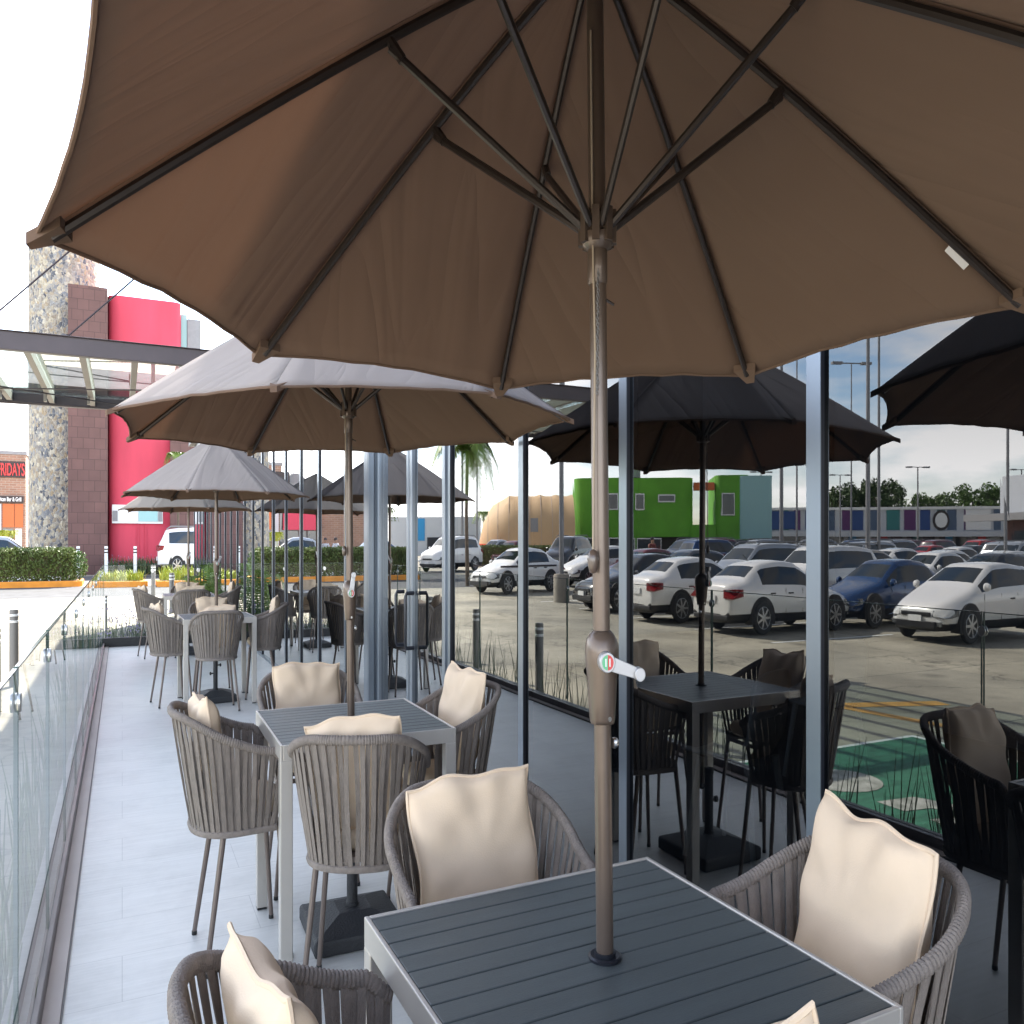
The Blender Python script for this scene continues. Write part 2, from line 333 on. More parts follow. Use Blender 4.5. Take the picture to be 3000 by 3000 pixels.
def concrete_mat():
    m = bpy.data.materials.new('concrete_lot'); m.use_nodes = True
    n = m.node_tree; p = n.nodes['Principled BSDF']; p.inputs['Roughness'].default_value = 0.85
    t = n.nodes.new('ShaderNodeTexCoord')
    br = n.nodes.new('ShaderNodeTexBrick'); br.offset = 0
    br.inputs['Scale'].default_value = 1; br.inputs['Brick Width'].default_value = 2.6; br.inputs['Row Height'].default_value = 2.6
    br.inputs['Mortar Size'].default_value = 0.010
    br.inputs['Color1'].default_value = (0.42, 0.375, 0.29, 1); br.inputs['Color2'].default_value = (0.33, 0.305, 0.25, 1); br.inputs['Mortar'].default_value = (0.13, 0.12, 0.10, 1)
    n.links.new(t.outputs['Object'], br.inputs['Vector'])
    z = n.nodes.new('ShaderNodeTexNoise'); z.inputs['Scale'].default_value = 0.6; z.inputs['Detail'].default_value = 10; z.inputs['Roughness'].default_value = 0.6
    n.links.new(t.outputs['Object'], z.inputs['Vector'])
    mr = n.nodes.new('ShaderNodeMapRange'); mr.inputs[1].default_value = 0.3; mr.inputs[2].default_value = 0.7
    mr.inputs[3].default_value = 0.50; mr.inputs[4].default_value = 1.15; n.links.new(z.outputs['Fac'], mr.inputs[0])
    z2 = n.nodes.new('ShaderNodeTexNoise'); z2.inputs['Scale'].default_value = 14; z2.inputs['Detail'].default_value = 6; n.links.new(t.outputs['Object'], z2.inputs['Vector'])
    mr2 = n.nodes.new('ShaderNodeMapRange'); mr2.inputs[3].default_value = 0.85; mr2.inputs[4].default_value = 1.12; n.links.new(z2.outputs['Fac'], mr2.inputs[0])
    k = n.nodes.new('ShaderNodeMath'); k.operation = 'MULTIPLY'; n.links.new(mr.outputs[0], k.inputs[0]); n.links.new(mr2.outputs[0], k.inputs[1])
    vo = n.nodes.new('ShaderNodeTexVoronoi'); vo.inputs['Scale'].default_value = .9; n.links.new(t.outputs['Object'], vo.inputs['Vector'])
    mo = n.nodes.new('ShaderNodeMapRange'); mo.inputs[1].default_value = .05; mo.inputs[2].default_value = .22; mo.inputs[3].default_value = .55; mo.inputs[4].default_value = 1; n.links.new(vo.outputs['Distance'], mo.inputs[0])
    vc = n.nodes.new('ShaderNodeTexVoronoi'); vc.feature = 'DISTANCE_TO_EDGE'; vc.inputs['Scale'].default_value = .35
    nc = n.nodes.new('ShaderNodeTexNoise'); nc.inputs['Scale'].default_value = 2.5; nc.inputs['Detail'].default_value = 8; n.links.new(t.outputs['Object'], nc.inputs['Vector'])
    ac = n.nodes.new('ShaderNodeVectorMath'); ac.operation = 'MULTIPLY_ADD'; ac.inputs[1].default_value = (.8, .8, .8); n.links.new(nc.outputs['Color'], ac.inputs[0]); n.links.new(t.outputs['Object'], ac.inputs[2]); n.links.new(ac.outputs[0], vc.inputs['Vector'])
    mc = n.nodes.new('ShaderNodeMapRange'); mc.inputs[1].default_value = .0; mc.inputs[2].default_value = .012; mc.inputs[3].default_value = .5; mc.inputs[4].default_value = 1; n.links.new(vc.outputs['Distance'], mc.inputs[0])
    k1 = n.nodes.new('ShaderNodeMath'); k1.operation = 'MULTIPLY'; n.links.new(mo.outputs[0], k1.inputs[0]); n.links.new(mc.outputs[0], k1.inputs[1])
    k2 = n.nodes.new('ShaderNodeMath'); k2.operation = 'MULTIPLY'; n.links.new(k.outputs[0], k2.inputs[0]); n.links.new(k1.outputs[0], k2.inputs[1]); k = k2
    sc = n.nodes.new('ShaderNodeVectorMath'); sc.operation = 'SCALE'; n.links.new(br.outputs['Color'], sc.inputs[0]); n.links.new(k.outputs[0], sc.inputs['Scale'])
    n.links.new(sc.outputs[0], p.inputs['Base Color'])
    return m
M_['concrete'] = concrete_mat()
M_['asphalt'] = mat('asphalt', (0.055, 0.056, 0.06), 0.9, var=0.25, vscale=3)
M_['paving'] = mat('pale_paving', (0.33, 0.31, 0.29), 0.85, var=0.12, vscale=2)
M_['paint_green'] = mat('green_bay_paint', (0.038, 0.165, 0.10), 0.8, var=0.35, vscale=6, stretch=(1, 3, 1), detail=12)
M_['worn_paint'] = mat('worn_white_paint', (0.22, 0.24, 0.20), 0.8, col2=(0.55, 0.54, 0.50), vscale=9, detail=12)
M_['paint_orange'] = mat('orange_line_paint', (0.62, 0.30, 0.06), 0.7, var=0.2, vscale=7)
M_['lawn'] = mat('lawn', (0.07, 0.12, 0.025), 0.9, var=0.3, vscale=6)
M_['lamp_base'] = mat('concrete_base', (0.30, 0.27, 0.23), 0.9, var=0.15, vscale=4)
M_['lamp_steel'] = mat('galvanised_pole', (0.22, 0.22, 0.23), 0.5, 0.4)
M_['sign_red'] = mat('sign_red', (0.70, 0.05, 0.05), 0.5)
M_['sign_white'] = mat('sign_white', (0.75, 0.75, 0.75), 0.5)
M_['sign_dark'] = mat('sign_dark', (0.03, 0.02, 0.02), 0.5)
M_['sign_blue'] = mat('sign_blue', (0.02, 0.26, 0.55), 0.5)
M_['orange_panel'] = mat('orange_panel', (0.55, 0.13, 0.03), 0.5)
for nm, c in (('mall_purple', (0.10, 0.025, 0.12)), ('mall_teal', (0.03, 0.18, 0.18)), ('mall_blue', (0.02, 0.06, 0.20)), ('mall_slate', (0.07, 0.11, 0.18))):
    M_[nm] = mat(nm + '_panel', c, 0.6)

# ------------------------------------------------------------------ mesh builder
class MB:
    def __init__(s):
        s.v = []; s.f = []; s.mi = []; s.uv = {}; s.m = 0
    def add(s, vs, fs):
        b = len(s.v)
        s.v += [tuple(p) for p in vs]
        for f in fs:
            s.f.append(tuple(b + i for i in f)); s.mi.append(s.m)
        return s
    def box(s, c, d, rz=0, mtx=None):
        x, y, z = d[0] / 2, d[1] / 2, d[2] / 2
        vs = [Vector((i, j, k)) for i in (-x, x) for j in (-y, y) for k in (-z, z)]
        M = (mtx or Matrix.Rotation(rz, 3, 'Z')).to_3x3()
        vs = [M @ p + Vector(c) for p in vs]
        return s.add(vs, [(0, 1, 3, 2), (4, 6, 7, 5), (0, 4, 5, 1), (2, 3, 7, 6), (0, 2, 6, 4), (1, 5, 7, 3)])
    def prism(s, pts, z0, z1, axis='z'):
        n = len(pts)
        def P(a, b, h):
            return (a, b, h) if axis == 'z' else ((a, h, b) if axis == 'y' else (h, a, b))
        vs = [P(a, b, z0) for a, b in pts] + [P(a, b, z1) for a, b in pts]
        fs = [tuple(range(n))[::-1], tuple(range(n, 2 * n))] + [(i, (i + 1) % n, n + (i + 1) % n, n + i) for i in range(n)]
        return s.add(vs, fs)
    def tube(s, pts, r, n=8, caps=True, flat=None, closed=False):
        pts = [Vector(p) for p in pts]; N = len(pts)
        rs = r if isinstance(r, (list, tuple)) else [r] * N
        up = None; vs = []
        for i, p in enumerate(pts):
            if closed:
                t = pts[(i + 1) % N] - pts[i - 1]
            else:
                t = (pts[min(i + 1, N - 1)] - pts[max(i - 1, 0)])
            if t.length < 1e-9: t = Vector((0, 0, 1))
            t.normalize()
            if up is None:
                up = Vector((0, 0, 1)) if abs(t.z) < 0.9 else Vector((1, 0, 0))
            a = t.cross(up)
            if a.length < 1e-5: a = t.cross(Vector((0, 1, 0)))
            a.normalize(); b = a.cross(t).normalized(); up = b
            for j in range(n):
                q = 2 * PI * j / n
                vs.append(p + (a * math.cos(q) + b * math.sin(q)) * rs[i])
        fs = []
        for i in range(N if closed else N - 1):
            for j in range(n):
                k = (i + 1) % N
                fs.append((i * n + j, i * n + (j + 1) % n, k * n + (j + 1) % n, k * n + j))
        if caps and not closed:
            fs.append(tuple(range(n))[::-1]); fs.append(tuple((N - 1) * n + j for j in range(n)))
        return s.add(vs, fs)
    def lathe(s, prof, n=20, c=(0, 0, 0), axis='z'):
        vs = []
        for r, h in prof:
            for j in range(n):
                q = 2 * PI * j / n
                a, b = r * math.cos(q), r * math.sin(q)
                p = (a, b, h) if axis == 'z' else ((a, h, b) if axis == 'y' else (h, a, b))
                vs.append((p[0] + c[0], p[1] + c[1], p[2] + c[2]))
        fs = []
        for i in range(len(prof) - 1):
            for j in range(n):
                fs.append((i * n + j, i * n + (j + 1) % n, (i + 1) * n + (j + 1) % n, (i + 1) * n + j))
        fs.append(tuple(range(n))[::-1]); fs.append(tuple((len(prof) - 1) * n + j for j in range(n)))
        return s.add(vs, fs)
    def quad(s, a, b, c, d):
        return s.add([a, b, c, d], [(0, 1, 2, 3)])
    def build(s, name, mats, parent=None, loc=(0, 0, 0), rz=0, smooth=35, bevel=0):
        me = bpy.data.meshes.new(name)
        me.from_pydata([(x * K, y * K, z) for x, y, z in s.v], [], s.f)
        if not isinstance(mats, (list, tuple)): mats = [mats]
        for m in mats: me.materials.append(M_[m] if isinstance(m, str) else m)
        for p, i in zip(me.polygons, s.mi): p.material_index = i
        bm = bmesh.new(); bm.from_mesh(me); bmesh.ops.recalc_face_normals(bm, faces=bm.faces); bm.to_mesh(me); bm.free()
        if smooth:
            for p in me.polygons: p.use_smooth = True
            me.set_sharp_from_angle(angle=R(smooth))
        ob = bpy.data.objects.new(name, me); COL.objects.link(ob)
        if parent: ob.parent = parent
        ob.location = (loc[0] * K, loc[1] * K, loc[2]); ob.rotation_euler = (0, 0, rz)
        if bevel:
            bv = ob.modifiers.new('bevel', 'BEVEL'); bv.width = bevel; bv.segments = 2; bv.limit_method = 'ANGLE'
        return ob

def tag(o, label=None, cat=None, group=None, kind=None):
    if label: o['label'] = label
    if cat: o['category'] = cat
    if group: o['group'] = group
    if kind: o['kind'] = kind
    return o
def thing(name, loc, rz=0, label=None, cat=None, group=None, kind=None):
    o = bpy.data.objects.new(name, None); COL.objects.link(o)
    o.empty_display_size = 0.1
    o.location = (loc[0] * K, loc[1] * K, loc[2]); o.rotation_euler = (0, 0, rz)
    return tag(o, label, cat, group, kind)
def place(o, loc, rz=0):
    o.location = (loc[0] * K, loc[1] * K, loc[2]); o.rotation_euler = (0, 0, rz)
def copy_tree(o, parent=None):
    c = o.copy(); COL.objects.link(c)
    if parent: c.parent = parent
    for ch in o.children: copy_tree(ch, c)
    return c
def text_mesh(body, size, ext=0.02, bold=0.0, align='LEFT'):
    cu = bpy.data.curves.new('lettering', 'FONT'); cu.body = body; cu.size = size; cu.extrude = ext; cu.offset = bold; cu.align_x = align
    ob = bpy.data.objects.new('lettering_tmp', cu); COL.objects.link(ob)
    bpy.context.view_layer.update()
    me = bpy.data.meshes.new_from_object(ob.evaluated_get(bpy.context.evaluated_depsgraph_get()))
    bpy.data.objects.remove(ob); return me

def ground_z(y):
    """height of the car park: it rises gently away from the terrace's near end"""
    return -0.45 + 0.0135 * (min(max(y, 12), 43) - 12)
# a place seen mirrored in the glass front (plane X = W): where it really stands
W = 2.08
CS, SN = math.cos(PSI), math.sin(PSI)
def mirrored(px, py):
    z = -0.3
    for _ in range(8):
        d = 3127 * (CAM_H - z) / (py - 1592); r = (px - 1500) * d / 2345
        X, Y = r * CS + d * SN, -r * SN + d * CS
        z = ground_z(Y)
    return 2 * W - X, Y
def mirrored_at(px, d):
    r = (px - 1500) * d / 2345
    return 2 * W - (r * CS + d * SN), -r * SN + d * CS
def seen_at(px, d):
    r = (px - 1500) * d / 2345
    return r * CS + d * SN, -r * SN + d * CS

# ------------------------------------------------------------------ ground
mb = MB()
xs = [-400, -200, -120, -80, -60, -40, -25, -12, -6, -3, -0.42]
ys = [-200, -60, -20, 0, 6, 12, 20, 28, 36, 43]
V = [(x, y, ground_z(y)) for y in ys for x in xs]
F = [(j * len(xs) + i, j * len(xs) + i + 1, (j + 1) * len(xs) + i + 1, (j + 1) * len(xs) + i) for j in range(len(ys) - 1) for i in range(len(xs) - 1)]
mb.add(V, F)
xs2 = [-0.42, 2.05, 12, 60, 400]; ys2 = [16.2, 20, 28, 36, 43]
V = [(x, y, ground_z(y)) for y in ys2 for x in xs2]
F = [(j * 5 + i, j * 5 + i + 1, (j + 1) * 5 + i + 1, (j + 1) * 5 + i) for j in range(4) for i in range(4)]
mb.add(V, F)
mb.add([(-400, 43, -0.0315), (400, 43, -0.0315), (400, 900, -0.0315), (-400, 900, -0.0315)], [(0, 1, 2, 3)])
tag(mb.build('ground', 'concrete', smooth=0), kind='structure')
# road strip in front of the far kerb
mb = MB()
for y0, y1 in ((34.5, 38), (38, 40.6)):
    mb.quad((-20, y0, ground_z(y0) + 0.004), (30, y0, ground_z(y0) + 0.004), (30, y1, ground_z(y1) + 0.004), (-20, y1, ground_z(y1) + 0.004))
tag(mb.build('road', 'asphalt', smooth=0), kind='structure')
mb = MB(); mb.quad((-60, 46.5, -0.027), (14, 46.5, -0.027), (14, 52, -0.027), (-60, 52, -0.027))
tag(mb.build('far_road', 'asphalt', smooth=0), kind='structure')
# kerbed planting islands
def island(name, x0, x1, y0, y1, kerb='kerb_orange', endred=False):
    z = ground_z(y0)
    h = 0.20
    e = 0.3
    pts = [(x0, y0), (x1 - e, y0), (x1, y0 + e), (x1, y1 - e), (x1 - e, y1), (x0, y1)]
    mb = MB(); mb.prism(pts, z - 0.1, z + h)
    ob = mb.build(name, kerb, smooth=0, bevel=0.02); tag(ob, kind='structure')
    mb = MB(); mb.prism([(x0 + .15, y0 + .2), (x1 - .35, y0 + .2), (x1 - .2, y0 + .4), (x1 - .2, y1 - .4), (x1 - .35, y1 - .2), (x0 + .15, y1 - .2)], z + 0.05, z + h + 0.006)
    tag(mb.build('planting_soil', 'soil', smooth=0), kind='structure')
island('kerb', -10.2, -1.62, 40.6, 43.2)
island('kerb', -1.0, 1.05, 39.6, 41.4)
island('kerb', 1.4, 9, 39.2, 41.4)

# ------------------------------------------------------------------ terrace
mb = MB(); mb.box((0.85, 2.0, -0.35), (2.42, 28.4, 0.70))
tag(mb.build('terrace_floor', 'floor', smooth=0), kind='structure')
mb = MB(); mb.box((-0.385, 2.0, -0.25), (0.045, 28.6, 0.60)); tag(mb.build('terrace_kerb', 'bollard', smooth=0, bevel=0.004), kind='structure')
# car park markings
def flat(name, pts, m, off=0.004, extra=''):
    mb = MB()
    for P in pts:
        mb.add([(x, y, ground_z(y) + off) for x, y in P], [tuple(range(len(P)))])
    return tag(mb.build(name, m, smooth=0), kind='structure')
flat('bay_paint', [[(-4.9, 4.0), (-1.75, 4.0), (-1.75, 6.9), (-4.9, 6.9)]], 'paint_green')
fig = []
def ell(cx, cy, a, b, n=22): return [(cx + a * math.cos(2 * PI * i / n), cy + b * math.sin(2 * PI * i / n)) for i in range(n)]
fig.append(ell(-2.55, 5.95, 0.42, 0.40))
fig.append([(-3.1, 5.1), (-3.7, 5.15), (-3.75, 4.95), (-3.1, 4.9)])
fig.append([(-2.3, 5.3), (-2.75, 5.25), (-3.05, 4.55), (-2.75, 4.45), (-2.6, 4.95), (-2.3, 5.0)])
fig.append([(-2.3, 4.75), (-2.6, 4.7), (-2.6, 4.2), (-2.3, 4.2)])
flat('bay_symbol', fig, 'worn_paint', 0.008)
flat('bay_border', [[(-4.98, 3.94), (-4.9, 3.94), (-4.9, 6.96), (-4.98, 6.96)], [(-4.9, 6.9), (-1.75, 6.9), (-1.75, 6.97), (-4.9, 6.97)]], 'white_paint')
flat('orange_stripes', [[(-6.6, 3.0), (-6.4, 3.0), (-5.5, 8.6), (-5.7, 8.6)], [(-7.2, 8.0), (-5.6, 8.6), (-5.7, 8.9), (-7.3, 8.3)], [(-6.0, 9.6), (-4.4, 8.4), (-4.3, 8.6), (-5.9, 9.8)]], 'paint_orange')
flat('patch', [[(-7.5, 1.5), (-5.2, 1.5), (-5.2, 4.4), (-7.5, 4.4)]], 'asphalt', 0.0035)
flat('bay_lines', [[(-14.3, y), (-10.0, y), (-10.0, y + .12), (-14.3, y + .12)] for y in (14.6, 17.5, 20.5, 23.6, 26.4)], 'white_paint')

# ------------------------------------------------------------------ own building with glass front
Y0, Y1 = -14, 27.2
bl = thing('cafe_building', (0, 0, 0), 0, 'cafe building with flat roof behind the full height glass front', 'building')
mb = MB(); mb.box((7.0, (Y0 + Y1) / 2, 3.95), (10.2, Y1 - Y0 + .4, 0.5)); mb.build('roof', 'plaster', bl, smooth=0)
mb = MB(); mb.box((7.1, (Y0 + Y1) / 2, 3.52), (9.6, Y1 - Y0 - .4, 0.06)); mb.build('ceiling', 'ceiling', bl, smooth=0)
mb = MB(); mb.box((12.0, (Y0 + Y1) / 2, 1.7), (0.2, Y1 - Y0, 4.0)); mb.build('back_wall', 'int_wall', bl, smooth=0)
mb = MB(); mb.box((7.05, Y1 + .08, 1.7), (9.7, 0.16, 4.0)); mb.build('end_wall', 'plaster', bl, smooth=0)
mb = MB(); mb.box((7.05, Y0, 1.7), (9.7, 0.16, 4.0)); mb.build('end_wall', 'plaster', bl, smooth=0)
mb = MB(); mb.box((7.05, 5.0, 1.75), (0.15, 7.0, 3.4)); mb.build('partition', 'int_wall', bl, smooth=0)
mb = MB(); mb.box((7.1, (Y0 + Y1) / 2, -0.28), (9.9, Y1 - Y0 - .2, 0.5)); mb.build('interior_floor', M_['asphalt'], bl, smooth=0)

fc = thing('glass_facade', (W, 0, 0), 0, 'full height glass front with slim blue grey mullions mirroring the car park', 'glass facade')
MY = [-9.9, -8.8, -7.7, -6.6, -5.5, -4.4, -3.3, -2.25, -1.2, -0.25, 0.83, 1.91, 3.03, 4.07, 5.20, 6.95, 8.10] + [9.35 + 1.055 * i for i in range(18)]
for i, y in enumerate(MY):
    mb = MB()
    mb.m = 0; mb.box((-0.0275, y + 0.03, 1.75), (0.004, 0.060, 3.5))
    mb.m = 1; mb.box((0.005, y + 0.03, 1.75), (0.060, 0.058, 3.5))
    mb.build('mullion', ['steel', 'steel_dark'], fc, smooth=0)
for a, b in zip(MY[:-1], MY[1:]):
    if abs(a - 5.20) < .01: continue
    mb = MB(); mb.quad((-.010, a + .055, 0.03), (-.010, b + .005, 0.03), (-.010, b + .005, 3.5), (-.010, a + .055, 3.5))
    # a tiny lean of each pane, as glaziers leave it
    q = random.uniform(-.0015, .0015); q2 = random.uniform(-.0012, .0012)
    mb.v[2] = (-.01 + q, mb.v[2][1], 3.5); mb.v[3] = (-.01 + q, mb.v[3][1], 3.5); mb.v[1] = (-.01 + q2, *mb.v[1][1:])
    mb.build('glass_pane', 'facade_glass', fc, smooth=0)
mb = MB(); mb.box((0.0, 8.6, 0.015), (0.07, 37.2, 0.03)); mb.build('sill', 'steel', fc, smooth=0)
mb = MB(); mb.box((0.03, 6.6, 3.62), (0.1, 41, 0.24)); mb.build('head_rail', 'steel_dark', fc, smooth=0)
# projecting jamb beside the doors
mb = MB()
mb.m = 0; mb.box((-0.085, 6.98, 1.75), (0.05, 0.035, 3.5)); mb.box((-0.03, 6.985, 1.75), (0.02, 0.03, 3.5)); mb.box((-0.085, 7.06, 1.75), (0.05, 0.11, 3.5))
mb.m = 1; mb.box((-0.02, 7.03, 1.75), (0.10, 0.09, 3.5))
mb.m = 2; mb.box((-0.05, 6.99, 1.75), (0.02, 0.02, 3.5))
mb.build('door_jamb', ['steel', 'steel_dark', M_['steel']], fc, smooth=0)
for k, (a, b) in enumerate(((5.26, 6.03), (6.05, 6.93))):
    mb = MB()
    for yy in ((a, a + .055), (b - .065, b)):
        mb.m = 0; mb.box((-0.02, (yy[0] + yy[1]) / 2, 1.25), (0.05, yy[1] - yy[0], 2.46))
    mb.box((-0.02, (a + b) / 2, 0.055), (0.05, b - a - .12, 0.07)); mb.box((-0.02, (a + b) / 2, 2.45), (0.05, b - a - .12, 0.07))
    d = mb.build('glass_door', 'steel', fc, smooth=0, bevel=0.003)
    mb = MB(); mb.quad((-0.02, a + .06, .09), (-0.02, b - .06, .09), (-0.02, b - .06, 2.42), (-0.02, a + .06, 2.42)); mb.build('door_pane', 'facade_glass', d, smooth=0)
    hy = b - .10 if k == 0 else a + .12
    mb = MB(); mb.tube([(-0.04, hy, 0.78), (-0.10, hy, 0.78), (-0.11, hy, 0.80), (-0.11, hy, 1.08), (-0.10, hy, 1.10), (-0.04, hy, 1.10)], 0.012, 8)
    mb.build('door_handle', 'steel_dark', d)
mb = MB(); mb.box((0.0, 6.08, 2.52), (0.09, 1.7, 0.05)); mb.box((0.02, 6.08, 3.0), (0.006, 1.7, .9)); mb.build('door_head', 'steel_dark', fc, smooth=0)

# ------------------------------------------------------------------ glass balustrade
BX = -0.30
ba = thing('glass_balustrade', (0, 0, 0), 0, 'frameless glass balustrade with round steel clips along the open side of the terrace', 'balustrade')
seams = [-9.6, -8.4, -7.2, -6.0, -4.8, -3.6, -2.4, -1.3, -0.3, 0.75, 1.75, 2.94, 4.12, 5.29, 6.5, 7.7, 8.95, 10.15, 11.35, 12.55, 13.75, 14.9, 16.0]
TOP = 1.095
for a, b in zip(seams[:-1], seams[1:]):
    mb = MB(); a2, b2 = a + .006, b - .006
    mb.m = 0
    mb.quad((BX + .006, a2, .05), (BX + .006, b2, .05), (BX + .006, b2, TOP), (BX + .006, a2, TOP))
    mb.m = 1
    mb.box((BX, (a2 + b2) / 2, TOP + .001), (0.012, b2 - a2, 0.004))
    mb.box((BX, a2 + .001, .6), (0.012, 0.003, 1.0))
    mb.box((BX, b2 - .001, .6), (0.012, 0.003, 1.0))
    mb.build('glass_pane', ['rail_glass', 'green_edge'], ba, smooth=0)
for y in seams[1:-1]:
    mb = MB()
    for sx in (-1, 1):
        mb.lathe([(0.0, 0), (0.022, 0.0), (0.0235, 0.002), (0.0235, 0.007), (0.021, 0.009), (0, 0.009)], 24, (BX + sx * .006 - (0.009 if sx < 0 else 0), y, 1.015), 'x')
    mb.build('round_clip', 'chrome', ba)
mb = MB(); mb.box((BX, 3.2, 0.03), (0.04, 25.6, 0.06)); mb.build('base_channel', 'shoe', ba, smooth=0, bevel=0.004)
mb = MB(); mb.box((BX + .052, 3.2, 0.006), (0.062, 25.6, 0.012)); mb.build('floor_trim', 'shoe_light', ba, smooth=0)
mb = MB(); mb.box((BX + .087, 3.2, 0.003), (0.008, 25.6, 0.006)); mb.build('dark_edge_strip', 'black', ba, smooth=0)  # thin raised black strip along the inner edge of the trim
eb = thing('end_balustrade', (0, 16.03, 0), 0, 'glass balustrade across the far end of the terrace in front of the flower bed', 'balustrade')
ex = [-0.3, 0.5, 1.28, 2.04]
for a, b in zip(ex[:-1], ex[1:]):
    mb = MB(); mb.m = 0
    mb.quad((a + .006, 0, .1), (b - .006, 0, .1), (b - .006, 0, TOP), (a + .006, 0, TOP))
    mb.m = 1; mb.box(((a + b) / 2, 0, TOP + .001), (b - a - .012, 0.012, .004)); mb.box((a + .007, 0, .6), (.003, .012, 1.0))
    mb.build('glass_pane', ['rail_glass', 'green_edge'], eb, smooth=0)
mb = MB(); mb.box((0.87, 0, 0.06), (2.4, 0.07, 0.12)); mb.build('base_channel', 'black', eb, smooth=0)
for x in ex[1:-1]:
    mb = MB(); mb.lathe([(0, 0), (.028, 0), (.03, .01), (.03, .03), (0, .03)], 18, (x, -0.015, 1.015), 'y'); mb.build('round_clip', 'chrome', eb)

# ------------------------------------------------------------------ table
def make_table():
    t = thing('table', (0, 0, 0))
    S = 0.79; H = 0.75; h = S / 2
    mb = MB(); n = 12; lw = (S - .024) / n
    for i in range(n):
        y = -h + .012 + lw * (i + .5)
        if abs(y) < lw * 1.01 and False: pass
        mb.box((0, y, H - .011), (S - .026, lw - .0035, .020))
    mb.build('slatted_top', 'tabletop', t, smooth=0, bevel=0.0018)
    mb = MB(); mb.box((0, 0, H - .034), (S - .04, S - .04, .012)); mb.build('underlay', 'black', t, smooth=0)
    mb = MB(); T = .011
    for sx in (-1, 1):
        mb.box((sx * (h - T / 2), 0, H - .024), (T, S, .050)); mb.box((0, sx * (h - T / 2), H - .024), (S - 2 * T, T, .050))
    mb.build('apron', 'tableframe', t, smooth=0, bevel=0.002)
    for sx in (-1, 1):
        for sy in (-1, 1):
            mb = MB(); mb.m = 0; mb.box((sx * (h - .0255), sy * (h - .0255), (H - .048) / 2 + .004), (.052, .052, H - .056))
            mb.m = 1; mb.box((sx * (h - .0255), sy * (h - .0255), .003), (.050, .050, .006))
            mb.build('leg', ['tableframe', 'black'], t, smooth=0, bevel=0.003)
    mb = MB(); mb.lathe([(0.034, H - .004), (.0345, H + .003), (.030, H + .005), (.0215, H + .004), (.0215, H + .010), (.0195, H + .010)], 28)
    mb.build('pole_ring', 'steel_dark', t)
    return t

